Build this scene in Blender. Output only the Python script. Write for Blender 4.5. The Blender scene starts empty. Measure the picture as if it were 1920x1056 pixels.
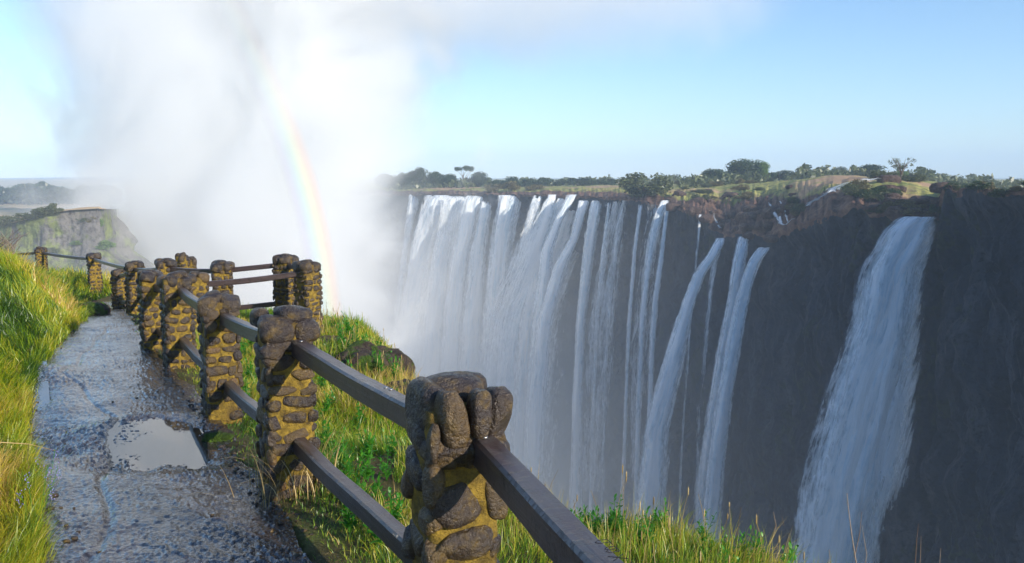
import bpy, bmesh, math, random
import numpy as np
from mathutils import Vector, Matrix
random.seed(7)
RNG = np.random.default_rng(11)
C = bpy.context.scene.collection
PI = math.pi

# ------------------------------------------------------------------ camera maths
F = 1500.0
PITCH = math.atan(193 / 1500.0)
cp, sp = math.cos(PITCH), math.sin(PITCH)

def ray(px, py):
    u = (px - 960) / F; v = (528 - py) / F
    return np.array([u, cp + v * sp, -sp + v * cp])

def at(px, py, D):
    d = ray(px, py)
    return d * (D / d[1])

# ------------------------------------------------------------------ noise
def _hash(i, j, k, seed):
    n = (i.astype(np.int64) * 374761393 + j.astype(np.int64) * 668265263 + k.astype(np.int64) * 2147483647 + seed * 1274126177) & 0xFFFFFFFF
    n = ((n ^ (n >> 13)) * 1274126177) & 0xFFFFFFFF
    n = ((n ^ (n >> 15)) * 2246822519) & 0xFFFFFFFF
    return ((n ^ (n >> 16)) & 0xFFFFFF) / float(0xFFFFFF)

def vnoise(p, seed=0):
    p = np.asarray(p, float)
    i = np.floor(p).astype(np.int64); f = p - i
    f = f * f * (3 - 2 * f)
    r = 0
    for a in (0, 1):
        wa = f[:, 0] if a else 1 - f[:, 0]
        for b in (0, 1):
            wb = f[:, 1] if b else 1 - f[:, 1]
            for c in (0, 1):
                wc = f[:, 2] if c else 1 - f[:, 2]
                r = r + wa * wb * wc * _hash(i[:, 0] + a, i[:, 1] + b, i[:, 2] + c, seed)
    return r * 2 - 1

def fbm(p, octaves=4, seed=0, lac=2.03, gain=.5):
    p = np.asarray(p, float); r = 0; a = 1.0; tot = 0
    for o in range(octaves):
        r = r + a * vnoise(p, seed + o * 17); tot += a
        p = p * lac + 13.7; a *= gain
    return r / tot

def worley2(p, seed=0):
    i = np.floor(p).astype(np.int64)
    best = np.full(len(p), 9.0); second = np.full(len(p), 9.0); cid = np.zeros(len(p))
    for a in (-1, 0, 1):
        for b in (-1, 0, 1):
            ii = i[:, 0] + a; jj = i[:, 1] + b; z = np.zeros_like(ii)
            qx = ii + .1 + .8 * _hash(ii, jj, z, seed); qy = jj + .1 + .8 * _hash(ii, jj, z + 5, seed)
            d = np.hypot(p[:, 0] - qx, p[:, 1] - qy)
            near = d < best
            second = np.where(near, best, np.minimum(second, d))
            cid = np.where(near, _hash(ii, jj, z + 9, seed), cid)
            best = np.where(near, d, best)
    return best, second, cid

def sstep(a, b, x):
    t = np.clip((x - a) / (b - a), 0, 1)
    return t * t * (3 - 2 * t)

# ------------------------------------------------------------------ mesh helpers
def make_mesh(name, verts, faces, attrs=None, uv=None, smooth=True):
    """faces: an (n,3) or (n,4) array or a list of such arrays."""
    verts = np.asarray(verts, np.float32)
    if isinstance(faces, np.ndarray): faces = [faces]
    faces = [np.asarray(f, np.int32) for f in faces if len(f)]
    me = bpy.data.meshes.new(name)
    nl = sum(f.size for f in faces); npoly = sum(len(f) for f in faces)
    me.vertices.add(len(verts)); me.loops.add(nl); me.polygons.add(npoly)
    me.vertices.foreach_set('co', verts.ravel())
    li = np.concatenate([f.ravel() for f in faces])
    me.loops.foreach_set('vertex_index', li)
    sizes = np.concatenate([np.full(len(f), f.shape[1]) for f in faces])
    starts = np.concatenate([[0], np.cumsum(sizes)[:-1]]).astype(np.int32)
    me.polygons.foreach_set('loop_start', starts)
    me.polygons.foreach_set('use_smooth', np.full(npoly, bool(smooth)))
    me.update(calc_edges=True)
    for k, v in (attrs or {}).items():
        a = me.attributes.new(k, 'FLOAT', 'POINT')
        a.data.foreach_set('value', np.asarray(v, np.float32))
    if uv is not None:
        l = me.uv_layers.new(name='flow')
        l.data.foreach_set('uv', np.asarray(uv, np.float32)[li].ravel())
    me.validate(clean_customdata=False)
    return me

def obj(name, me, mat=None, parent=None, loc=None, rotz=0.0):
    o = bpy.data.objects.new(name, me); C.objects.link(o)
    if mat and me is not None and not me.materials: me.materials.append(mat)
    if parent: o.parent = parent
    if loc is not None: o.location = tuple(float(c) for c in loc)
    if rotz: o.rotation_euler = (0, 0, rotz)
    return o

def tag(o, label=None, cat=None, group=None, kind=None):
    if label: o['label'] = label
    if cat: o['category'] = cat
    if group: o['group'] = group
    if kind: o['kind'] = kind
    return o

def thing(name, loc, label, cat, group=None, rotz=0.0):
    return tag(obj(name, None, loc=loc, rotz=rotz), label, cat, group)

def grid_faces(nr, nc, off=0, flip=False):
    r, c = np.meshgrid(np.arange(nr - 1), np.arange(nc - 1), indexing='ij')
    a = (r * nc + c).ravel() + off
    q = np.stack([a, a + 1, a + nc + 1, a + nc], 1)
    return q[:, ::-1] if flip else q

def ico(sub):
    bm = bmesh.new(); bmesh.ops.create_icosphere(bm, subdivisions=sub, radius=1)
    v = np.array([x.co[:] for x in bm.verts]); f = np.array([[x.index for x in p.verts] for p in bm.faces])
    bm.free(); return v, f
ICO = {k: ico(k) for k in (1, 2, 3, 4)}

class MB:
    def __init__(s): s.v = []; s.f3 = []; s.f4 = []; s.n = 0; s.t = []
    def add(s, v, f, tint=0.0):
        v = np.asarray(v, float); f = np.asarray(f, int)
        (s.f3 if f.shape[1] == 3 else s.f4).append(f + s.n)
        s.v.append(v); s.n += len(v)
        s.t.append(np.full(len(v), tint) if np.isscalar(tint) else np.asarray(tint))
    def mesh(s, name, smooth=True):
        fs = []
        if s.f3: fs.append(np.concatenate(s.f3))
        if s.f4: fs.append(np.concatenate(s.f4))
        return make_mesh(name, np.concatenate(s.v), fs, {'tint': np.concatenate(s.t)}, smooth=smooth)
    def build(s, name, mat, parent=None, smooth=True, **k):
        return obj(name, s.mesh(name, smooth), mat, parent, **k)

def tube_pts(pts, radii, n=7):
    pts = np.asarray(pts, float); radii = np.asarray(radii, float)
    m = len(pts); V = np.zeros((m * n, 3))
    tang = np.gradient(pts, axis=0)
    for i in range(m):
        t = tang[i] / (np.linalg.norm(tang[i]) + 1e-9)
        a = np.cross(t, [0.31, 0.2, .93]) if abs(t[2]) < .9 else np.cross(t, [1, 0, 0])
        a /= np.linalg.norm(a) + 1e-9; b = np.cross(t, a)
        th = np.linspace(0, 2 * PI, n, endpoint=False)
        V[i * n:(i + 1) * n] = pts[i] + radii[i] * (np.cos(th)[:, None] * a + np.sin(th)[:, None] * b)
    fs = []
    for i in range(m - 1):
        for j in range(n):
            fs.append([i * n + j, i * n + (j + 1) % n, (i + 1) * n + (j + 1) % n, (i + 1) * n + j])
    return V, np.array(fs)

# ------------------------------------------------------------------ materials
class NT:
    def __init__(s, name):
        s.m = bpy.data.materials.new(name); s.m.use_nodes = True
        s.t = s.m.node_tree; s.t.nodes.clear()
        s.out = s.n('ShaderNodeOutputMaterial')
    def n(s, typ, **kw):
        x = s.t.nodes.new(typ)
        for k, v in kw.items():
            if k.startswith('i_'):
                key = k[2:]
                key = int(key) if key.isdigit() else key.replace('_', ' ')
                s.set(x.inputs[key], v)
            else: setattr(x, k, v)
        return x
    def set(s, sock, v):
        if hasattr(v, 'links') and hasattr(v, 'is_output'): s.t.links.new(v, sock)
        elif isinstance(v, bpy.types.Node): s.t.links.new(v.outputs[0], sock)
        else: sock.default_value = v
    def math(s, op, a, b=None, c=None, clamp=False):
        x = s.n('ShaderNodeMath', operation=op, use_clamp=clamp); s.set(x.inputs[0], a)
        if b is not None: s.set(x.inputs[1], b)
        if c is not None: s.set(x.inputs[2], c)
        return x.outputs[0]
    def vmul(s, a, v):
        x = s.n('ShaderNodeVectorMath', operation='MULTIPLY'); s.set(x.inputs[0], a); s.set(x.inputs[1], v); return x.outputs[0]
    def vadd(s, a, v):
        x = s.n('ShaderNodeVectorMath', operation='ADD'); s.set(x.inputs[0], a); s.set(x.inputs[1], v); return x.outputs[0]
    def coord(s): return s.n('ShaderNodeTexCoord').outputs['Object']
    def attr(s, name): return s.n('ShaderNodeAttribute', attribute_name=name).outputs['Fac']
    def noise(s, vec, scale, detail=3.0, rough=.5, dist=0.0):
        x = s.n('ShaderNodeTexNoise'); s.set(x.inputs['Vector'], vec); x.inputs['Scale'].default_value = scale
        x.inputs['Detail'].default_value = detail; x.inputs['Roughness'].default_value = rough; x.inputs['Distortion'].default_value = dist
        return x.outputs['Fac']
    def voro(s, vec, scale, feature='F1', rnd=1.0):
        x = s.n('ShaderNodeTexVoronoi', feature=feature); s.set(x.inputs['Vector'], vec); x.inputs['Scale'].default_value = scale
        x.inputs['Randomness'].default_value = rnd
        return x
    def ramp(s, fac, stops, interp='LINEAR'):
        x = s.n('ShaderNodeValToRGB'); s.set(x.inputs[0], fac); r = x.color_ramp; r.interpolation = interp
        while len(r.elements) < len(stops): r.elements.new(.5)
        for e, (p, c) in zip(r.elements, stops):
            e.position = p; e.color = tuple(c) + (1,) if len(c) == 3 else c
        return x.outputs[0]
    def mix(s, fac, a, b, mode='MIX'):
        x = s.n('ShaderNodeMix', data_type='RGBA', blend_type=mode)
        s.set(x.inputs[0], fac)
        for sock, v in ((x.inputs[6], a), (x.inputs[7], b)):
            s.set(sock, tuple(v) + (1,) if isinstance(v, tuple) and len(v) == 3 else v)
        return x.outputs[2]
    def maprange(s, v, a, b, c=0.0, d=1.0, smooth=True):
        x = s.n('ShaderNodeMapRange', interpolation_type='SMOOTHSTEP' if smooth else 'LINEAR')
        s.set(x.inputs[0], v); x.inputs[1].default_value = a; x.inputs[2].default_value = b; x.inputs[3].default_value = c; x.inputs[4].default_value = d
        return x.outputs[0]
    def bump(s, h, strength=.5, dist=.02):
        x = s.n('ShaderNodeBump'); s.set(x.inputs['Height'], h); x.inputs['Strength'].default_value = strength; x.inputs['Distance'].default_value = dist
        return x.outputs[0]
    def principled(s, col, rough=.6, normal=None, spec=.5, metallic=0.0, **kw):
        x = s.n('ShaderNodeBsdfPrincipled'); s.set(x.inputs['Base Color'], tuple(col) + (1,) if isinstance(col, tuple) and len(col) == 3 else col)
        s.set(x.inputs['Roughness'], rough); s.set(x.inputs['Specular IOR Level'], spec); x.inputs['Metallic'].default_value = metallic
        if normal is not None: s.set(x.inputs['Normal'], normal)
        for k, v in kw.items(): s.set(x.inputs[k.replace('_', ' ')], v)
        return x.outputs[0]
    def surf(s, sh): s.t.links.new(sh, s.out.inputs['Surface']); return s.m
    def vol(s, sh): s.t.links.new(sh, s.out.inputs['Volume']); return s.m

def m_stone():
    t = NT('wet_stone'); co = t.coord(); ti = t.attr('tint')
    n = t.noise(co, 14, 5, .6); n2 = t.noise(co, 55, 4, .65)
    base = t.ramp(ti, [(0, (.020, .014, .014)), (.35, (.042, .029, .024)), (.6, (.078, .052, .028)), (.85, (.13, .08, .03)), (1, (.18, .095, .036))])
    col = t.mix(t.maprange(n, .44, .70), base, (.15, .095, .024))
    col = t.mix(t.math('MULTIPLY', t.maprange(n2, .3, .6), .5), col, (.022, .016, .015))
    b = t.bump(t.math('ADD', t.math('MULTIPLY', n, .6), t.math('MULTIPLY', n2, .6)), 1.0, .03)
    return t.surf(t.principled(col, t.maprange(n2, .3, .7, .22, .55), b, .5))
def m_mortar():
    t = NT('ochre_mortar'); co = t.coord()
    n = t.noise(co, 22, 5, .65); n2 = t.noise(co, 110, 4, .7); n3 = t.noise(co, 5, 3)
    col = t.ramp(n, [(.3, (.055, .035, .012)), (.48, (.20, .132, .02)), (.68, (.39, .255, .036))])
    col = t.mix(t.maprange(n3, .5, .72), col, (.10, .065, .022))
    col = t.mix(t.maprange(n2, .55, .75), col, (.09, .05, .014))
    b = t.bump(t.math('ADD', n, n2), .9, .02)
    return t.surf(t.principled(col, .75, b, .3))
def m_wood():
    t = NT('stained_timber'); co = t.coord()
    g = t.noise(t.vmul(co, (2.5, 55, 55)), 1, 5, .6, .4); cr = t.noise(t.vmul(co, (70, 16, 30)), 1, 4, .65, 1.2)
    col = t.ramp(g, [(.25, (.026, .014, .013)), (.55, (.050, .027, .025)), (.8, (.085, .050, .045))])
    col = t.mix(t.maprange(cr, .56, .66), col, (.012, .007, .008))
    b = t.bump(t.math('SUBTRACT', t.math('MULTIPLY', g, .4), t.maprange(cr, .52, .66)), 1.0, .008)
    return t.surf(t.principled(col, t.maprange(g, .3, .7, .30, .48), b, .6, Coat_Weight=.45, Coat_Roughness=.42, Coat_IOR=1.6))
def m_metal():
    t = NT('bolt_steel'); n = t.noise(t.coord(), 60, 3)
    return t.surf(t.principled(t.ramp(n, [(.3, (.25, .23, .22)), (.7, (.55, .54, .53))]), .35, None, .5, .9))
def m_path():
    t = NT('wet_paving'); co = t.coord(); ti = t.attr('tint')
    v = t.voro(co, 40); v2 = t.voro(co, 85); n = t.noise(co, 1.6, 4); n2 = t.noise(co, 130, 3)
    col = t.ramp(ti, [(0, (.032, .028, .030)), (.5, (.060, .052, .052)), (1, (.095, .08, .075))])
    col = t.mix(t.maprange(n, .45, .7), col, (.05, .034, .024))
    col = t.mix(t.maprange(v.outputs['Distance'], .35, .8), col, (.022, .016, .014))
    h = t.math('ADD', t.math('MULTIPLY', v.outputs['Distance'], -1.0), t.math('MULTIPLY', v2.outputs['Distance'], -.35))
    h = t.math('MULTIPLY', t.math('ADD', h, t.math('MULTIPLY', n2, .25)), t.maprange(t.noise(co, 3.2, 4, .6), .4, .62, .6, 1.15))
    b = t.bump(h, .7, .013)
    return t.surf(t.principled(col, t.math('ADD', t.maprange(n, .35, .65, .08, .24), t.maprange(t.noise(co, 5, 4, .6), .5, .7, 0, .14)), b, .7, Coat_Weight=.55, Coat_Roughness=.14))
def m_puddle():
    t = NT('puddle_water'); co = t.coord(); n = t.noise(co, 5, 3)
    b = t.bump(n, .012, .02)
    return t.surf(t.principled((.055, .045, .035), .03, b, .8, IOR=1.9))
def m_ground():
    t = NT('earth'); co = t.coord(); n = t.noise(co, 2.2, 5, .6); n2 = t.noise(co, 22, 5, .7)
    col = t.ramp(n, [(.3, (.05, .038, .018)), (.5, (.085, .07, .024)), (.7, (.10, .12, .026))])
    col = t.mix(t.maprange(n2, .5, .7), col, (.17, .13, .05))
    return t.surf(t.principled(col, .85, t.bump(n2, .9, .04), .25))
def m_grass(name, stops, transl=.55):
    t = NT(name); ti = t.attr('tint'); h = t.attr('rise')
    col = t.ramp(ti, stops)
    dif = t.n('ShaderNodeBsdfDiffuse'); t.set(dif.inputs[0], col)
    tr = t.n('ShaderNodeBsdfTranslucent'); t.set(tr.inputs[0], col)
    gl = t.n('ShaderNodeBsdfGlossy'); gl.inputs[0].default_value = (1, 1, 1, 1); gl.inputs['Roughness'].default_value = .4
    mx = t.n('ShaderNodeMixShader'); mx.inputs[0].default_value = transl
    t.t.links.new(dif.outputs[0], mx.inputs[1]); t.t.links.new(tr.outputs[0], mx.inputs[2])
    m2 = t.n('ShaderNodeMixShader'); m2.inputs[0].default_value = .03
    t.t.links.new(mx.outputs[0], m2.inputs[1]); t.t.links.new(gl.outputs[0], m2.inputs[2])
    return t.surf(m2.outputs[0])
def m_rockface(name, cols, green, gamt, scale=.35, streak=.0):
    t = NT(name); co = t.coord()
    n = t.noise(t.vmul(co, (1, 1, .35)), scale, 6, .62); n2 = t.noise(co, scale * 6, 6, .68); n3 = t.noise(co, scale * .3, 4, .6); n4 = t.noise(co, scale * 2.2, 5, .65)
    col = t.ramp(n, [(.3, cols[0]), (.5, cols[1]), (.7, cols[2])])
    col = t.mix(t.maprange(n2, .45, .7), col, cols[0])
    gm = t.math('ADD', t.math('MULTIPLY', n3, .5), t.math('MULTIPLY', n4, .5))
    col = t.mix(t.maprange(gm, gamt, gamt + .07), col, t.mix(t.maprange(n2, .35, .65), green, tuple(c * .45 for c in green)))
    return t.surf(t.principled(col, .8, t.bump(t.math('ADD', n, n2), .9, .8), .25))
def m_plateau():
    t = NT('plateau_soil'); co = t.coord(); d = t.attr('tint')
    n = t.noise(co, .12, 6, .65); n2 = t.noise(co, .7, 6, .7); n3 = t.noise(co, .02, 4, .6)
    rock = t.ramp(n2, [(.3, (.035, .02, .016)), (.5, (.13, .075, .055)), (.7, (.24, .155, .11))])
    gr = t.ramp(n, [(.3, (.14, .18, .035)), (.5, (.38, .34, .10)), (.65, (.20, .24, .05))])
    gr = t.mix(t.maprange(n2, .45, .65), gr, (.07, .085, .03))
    gr = t.mix(t.maprange(n3, .52, .6), gr, (.42, .27, .16))
    f = t.math('ADD', d, t.math('MULTIPLY', t.math('SUBTRACT', n, .5), 1.6))
    col = t.mix(t.maprange(f, .35, .65), rock, gr)
    return t.surf(t.principled(col, .85, t.bump(n2, .8, .6), .2))
def m_leaf(name, a, b, c):
    return m_grass(name, [(0, a), (.5, b), (1, c)], .3)
def m_bark():
    t = NT('bark'); n = t.noise(t.vmul(t.coord(), (8, 8, 2)), 1, 4)
    return t.surf(t.principled(t.ramp(n, [(.3, (.05, .035, .025)), (.7, (.16, .12, .09))]), .85, t.bump(n, .6, .02)))
def m_water(name, cover, blue=(.96, .98, 1.0), fine=1.0):
    t = NT(name)
    uv = t.n('ShaderNodeUVMap', uv_map='flow').outputs[0]
    e = t.attr('edge'); vv = t.attr('fall')
    wob = t.n('ShaderNodeTexNoise'); t.set(wob.inputs['Vector'], t.vmul(uv, (.25, .10, 0))); wob.inputs['Scale'].default_value = 1; wob.inputs['Detail'].default_value = 3
    w2 = t.vadd(uv, t.vmul(t.vadd(wob.outputs['Color'], (-.5, -.5, -.5)), (2.2, 0, 0)))
    n1 = t.noise(t.vmul(w2, (.42 * fine, .045, 0)), 1, 5, .62)
    n2 = t.noise(t.vmul(w2, (2.6 * fine, .22, 0)), 1, 5, .68)
    n3 = t.noise(t.vmul(w2, (1.1 * fine, .45, 0)), 1, 5, .7)
    s = t.math('ADD', t.math('ADD', t.math('MULTIPLY', n1, .50), t.math('MULTIPLY', n2, .28)), t.math('MULTIPLY', n3, .22))
    thr = t.math('ADD', .5 - cover, t.math('MULTIPLY', t.math('POWER', e, 2.0), .36))
    a = t.math('MULTIPLY', t.math('SUBTRACT', s, thr), 7.0, clamp=True)
    a = t.math('MULTIPLY', a, t.maprange(e, .8, 1.0, 1, 0))
    a = t.math('MULTIPLY', a, t.maprange(t.math('ADD', vv, t.math('MULTIPLY', t.math('SUBTRACT', n1, .5), .35)), -.02, .04, 0, 1))
    col = t.mix(t.maprange(s, .40, .54), (.66, .79, .88), blue)
    dif = t.n('ShaderNodeBsdfDiffuse'); t.set(dif.inputs[0], col); gn = t.n('ShaderNodeVectorMath', operation='NORMALIZE'); t.set(gn.inputs[0], t.vadd(t.bump(s, .9, 1.6), (-.1, -.1, 1.3)))   # froth normals tilted skyward to brighten the shaded water
    t.set(dif.inputs['Normal'], gn.outputs[0])
    tl = t.n('ShaderNodeBsdfTranslucent'); t.set(tl.inputs[0], col)
    mx = t.n('ShaderNodeMixShader'); mx.inputs[0].default_value = .25
    t.t.links.new(dif.outputs[0], mx.inputs[1]); t.t.links.new(tl.outputs[0], mx.inputs[2])
    tp = t.n('ShaderNodeBsdfTransparent')
    m2 = t.n('ShaderNodeMixShader'); t.set(m2.inputs[0], a)
    t.t.links.new(tp.outputs[0], m2.inputs[1]); t.t.links.new(mx.outputs[0], m2.inputs[2])
    return t.surf(m2.outputs[0])

M = dict(stone=m_stone(), mortar=m_mortar(), wood=m_wood(), metal=m_metal(), path=m_path(), puddle=m_puddle(), ground=m_ground(), bark=m_bark())
M['bank'] = m_grass('bank_grass', [(0, (.05, .12, .012)), (.25, (.17, .30, .018)), (.5, (.40, .47, .025)), (.8, (.64, .53, .035)), (1, (.66, .48, .13))])
M['slope'] = m_grass('slope_grass', [(0, (.06, .17, .015)), (.35, (.19, .36, .02)), (.6, (.42, .48, .03)), (.8, (.62, .48, .06)), (1, (.64, .46, .16))])
M['weed'] = m_grass('weed_leaf', [(0, (.03, .15, .012)), (.5, (.07, .30, .02)), (1, (.15, .42, .035))])
M['straw'] = m_grass('straw', [(0, (.20, .13, .05)), (.5, (.42, .29, .11)), (1, (.55, .42, .2))], .2)
M['twig'] = m_grass('dead_twig', [(0, (.12, .08, .06)), (1, (.33, .26, .2))], .05)
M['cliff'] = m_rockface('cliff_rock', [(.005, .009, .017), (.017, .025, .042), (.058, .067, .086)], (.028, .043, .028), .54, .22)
M['headland'] = m_rockface('headland_rock', [(.05, .045, .045), (.13, .12, .115), (.22, .20, .18)], (.20, .23, .07), .50, .14)
M['plateau'] = m_plateau()
M['boulder'] = m_rockface('rim_boulder', [(.03, .018, .014), (.11, .066, .05), (.22, .15, .11)], (.12, .11, .04), .66, .9)
M['outcrop'] = m_rockface('outcrop_rock', [(.05, .035, .028), (.14, .10, .075), (.24, .18, .13)], (.13, .24, .025), .46, 2.6)
M['leafdark'] = m_leaf('dark_foliage', (.018, .035, .012), (.035, .065, .018), (.07, .11, .03))
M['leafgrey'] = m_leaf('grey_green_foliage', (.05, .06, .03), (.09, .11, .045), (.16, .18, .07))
M['leaflight'] = m_leaf('bright_foliage', (.06, .11, .02), (.12, .21, .035), (.2, .3, .06))
M['leafbrown'] = m_leaf('brown_scrub', (.08, .06, .025), (.15, .13, .05), (.25, .2, .08))
tpl = NT('pale_slab'); npl = tpl.noise(tpl.coord(), 9, 5, .6); M['pale'] = tpl.surf(tpl.principled(tpl.ramp(npl, [(.3, (.14, .14, .15)), (.7, (.30, .30, .31))]), .5, tpl.bump(npl, .5, .02)))
tfd = NT('dry_field'); nfd = tfd.noise(tfd.vmul(tfd.coord(), (1, .35, 1)), .03, 5, .6); M['field'] = tfd.surf(tfd.principled(tfd.ramp(nfd, [(.35, (.13, .16, .05)), (.48, (.42, .31, .15)), (.62, (.50, .33, .19)), (.72, (.2, .22, .07))]), .9))
M['rapid'] = m_water('rapid_water', .10, fine=2.2)
M['water_full'] = m_water('falling_water', .26)
M['water_mid'] = m_water('falling_water_broken', .18)
M['water_thin'] = m_water('falling_water_threads', .05, fine=1.6)

# ------------------------------------------------------------------ near ground
BY = np.array([-20, 0, 2.6, 4.5, 6.6, 9, 10.2, 12.5, 15.5, 18.5, 22, 30, 60])
BZ = np.array([-1.6, -1.66, -1.70, -1.81, -2.05, -2.13, -2.19, -2.26, -2.62, -3.02, -3.0, -3.3, -4.5])
def base_z(y):
    return (np.interp(y - .5, BY, BZ) + np.interp(y, BY, BZ) + np.interp(y + .5, BY, BZ)) / 3

def on_base(px, py, off=0.0):
    d = ray(px, py); D = 6.0
    for _ in range(60):
        D = .5 * D + .5 * (base_z(D) + off) / (d[2] / d[1])
    return d * (D / d[1])

EDGE = np.array([(5, -20), (3.2, -6), (2.2, 0), (1.45, 2.4)] + [tuple(on_base(*q, -.06)[:2]) for q in [(1450, 1085), (1330, 1030), (1240, 1000), (1150, 990), (1040, 985), (965, 920), (870, 835), (770, 735), (718, 680)]] + [(-1.75, 10.6), (-2.2, 12), (-2.75, 13.6), (-4.6, 16),
                 (-6.0, 17.2), (-8.0, 19.0), (-9.6, 21.4), (-13, 24.4), (-18, 26.5), (-40, 33), (-90, 45), (-90, -20)])
def edge_dist(x, y):
    """positive beyond the drop, negative on the solid ground"""
    x = np.asarray(x, float); y = np.asarray(y, float)
    best = np.full(x.shape, 1e9); inside = np.zeros(x.shape, bool)
    n = len(EDGE)
    for i in range(n):
        a = EDGE[i]; b = EDGE[(i + 1) % n]
        if i < n - 2:
            ab = b - a; tt = np.clip(((x - a[0]) * ab[0] + (y - a[1]) * ab[1]) / (ab @ ab), 0, 1)
            best = np.minimum(best, np.hypot(x - a[0] - tt * ab[0], y - a[1] - tt * ab[1]))
        cond = ((a[1] > y) != (b[1] > y)) & (x < (b[0] - a[0]) * (y - a[1]) / (b[1] - a[1] + 1e-12) + a[0])
        inside ^= cond
    return np.where(inside, -best, best)

# path edges, read off the photograph and laid on the sloping ground
PL = np.array([on_base(*q) for q in [(-150, 1400), (60, 1056), (62, 930), (36, 830), (52, 740), (66, 690), (100, 650), (128, 625), (155, 600), (160, 578), (172, 566)]])
PR = np.array([on_base(*q) for q in [(720, 1300), (575, 1056), (480, 905), (395, 790), (338, 712), (290, 662), (262, 640), (240, 592), (226, 574), (212, 564), (205, 558)]])
def path_l(y): return np.interp(y, PL[:, 1], PL[:, 0])
def path_r(y): return np.interp(y, PR[:, 1], PR[:, 0])
PY1 = min(PL[-1, 1], PR[-1, 1])

def bank_z(x, y):
    d = path_l(y) - x
    amp = np.interp(y, [0, 3.4, 5, 6.5, 9, 12, 15, 18, 22, 26], [.1, .12, .2, .42, .72, .80, .80, .62, .28, .1])
    k = sstep(.0, 1.5, d) * amp
    return k * (1 + .25 * np.sin(x * 1.3 + y * .9))

def gz(x, y):
    x = np.asarray(x, float); y = np.asarray(y, float)
    z = base_z(y) + bank_z(x, y)
    n = fbm(np.stack([x * 1.1, y * 1.1, x * 0], -1).reshape(-1, 3), 3, 5).reshape(x.shape)
    dl = path_l(y) - x; dr = x - path_r(y)
    off = np.maximum(dl, dr)
    z = z + n * .07 * sstep(0, .6, off)
    inpath = (off < 0) & (y < PY1)
    z = np.where(inpath, z - .22 * sstep(0, .15, -off), z)
    d = edge_dist(x, y)
    z = z + np.where(d > -.5, -.12 * (d + .5) - np.where(d > 0, d * .8 + 1.6 * np.maximum(d - .35, 0), 0), 0)
    return np.maximum(z, -108)

def gz1(x, y): return float(gz(np.array([x]), np.array([y]))[0])

xs = np.concatenate([np.arange(-90, -16, 3), np.arange(-16, 3.6, .1), np.arange(3.6, 10, .6), np.arange(10, 50, 4)])
ys = np.concatenate([np.arange(-20, 0, 1.5), np.arange(0, 28, .1), np.arange(28, 40, 1), np.arange(40, 75, 4)])
X, Y = np.meshgrid(xs, ys)
Z = gz(X, Y)
gm = make_mesh('ground', np.stack([X, Y, Z], -1).reshape(-1, 3), grid_faces(len(ys), len(xs)))
tag(obj('ground', gm, M['ground']), kind='structure')

# the paved path: one fine sheet of small wet stones
rows = [1.2]
while rows[-1] < PY1: rows.append(rows[-1] + max(.012, .0042 * rows[-1]))
rows = np.array(rows); NCX = 130
U = np.linspace(-.03, 1.03, NCX)
wig = fbm(np.stack([rows * 1.7, rows * 0, rows * 0], 1), 3, 40)
wig2 = fbm(np.stack([rows * 1.9, rows * 0 + 9, rows * 0], 1), 3, 41)
XL = path_l(rows) + wig * .07; XR = path_r(rows) + wig2 * .10
PX = XL[:, None] + (XR - XL)[:, None] * U[None]; PYY = np.repeat(rows[:, None], NCX, 1)
flat = np.stack([PX.ravel(), PYY.ravel()], 1)
f1, f2, cid = worley2(np.stack([flat[:, 0] * 30 + .6 * vnoise(np.c_[flat * 9, flat[:, 0] * 0], 3), flat[:, 1] * 24], 1), 5)
broad = fbm(np.c_[flat * 1.3, flat[:, 0] * 0], 4, 9)
pz = base_z(flat[:, 1]) + .012 * (.6 + .5 * sstep(-.25, .3, fbm(np.c_[flat * 2.1, flat[:, 0] * 0 + 4], 3, 19))) * sstep(0, .35, f2 - f1) * (.35 + .9 * cid) + .03 * broad
# a ruck along the seam between the two pours of paving
mid = np.interp(flat[:, 1], [2, 3.6, 5, 6.5, 8.4, 12], [on_base(235, 1056)[0], on_base(238, 1000)[0], on_base(215, 870)[0], on_base(205, 800)[0], on_base(165, 690)[0], on_base(180, 620)[0]])
pz += -.014 * np.exp(-((flat[:, 0] - mid - .03 * np.sin(flat[:, 1] * 5)) / .025) ** 2)
PUD = []
def puddle_level(pix, grow, name):
    global pz
    w = np.array([on_base(*q) for q in pix]); c = w.mean(0)
    zc = base_z(c[1])
    lo = w[:, :2].min(0); hi = w[:, :2].max(0)
    n = len(w); d = np.full(len(flat), 1e9); ins = np.zeros(len(flat), bool)
    for i in range(n):
        a = w[i, :2]; b = w[(i + 1) % n, :2]; ab = b - a
        t_ = np.clip(((flat - a) @ ab) / (ab @ ab), 0, 1)
        d = np.minimum(d, np.hypot(*(flat - a - t_[:, None] * ab).T))
        ins ^= ((a[1] > flat[:, 1]) != (b[1] > flat[:, 1])) & (flat[:, 0] < (b[0] - a[0]) * (flat[:, 1] - a[1]) / (b[1] - a[1] + 1e-12) + a[0])
    d = np.where(ins, d, -d)
    k = sstep(-.45, .02, d)
    loc = pz - base_z(flat[:, 1])
    pz = pz * (1 - k) + k * (zc + loc * 1.25)
    pz = pz - .028 * sstep(-.16, .10, d)
    PUD.append((w, zc - .012, name))
puddle_level([(198, 822), (212, 806), (250, 797), (300, 794), (350, 798), (385, 812), (398, 838), (372, 858), (320, 852), (268, 862), (238, 862), (214, 848)], .2, 'main')
puddle_level([(64, 705), (86, 700), (90, 760), (92, 836), (76, 842), (40, 842), (48, 800), (64, 760)], .15, 'side')
pz = np.where((U[None] * np.ones((len(rows), 1))).ravel() < .02, pz - .04, pz)
pme = make_mesh('path', np.c_[flat, pz], grid_faces(len(rows), NCX), {'tint': np.clip(cid * .8 + .1 + .3 * broad, 0, 1)})
tag(obj('path', pme, M['path']), kind='structure')
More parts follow.
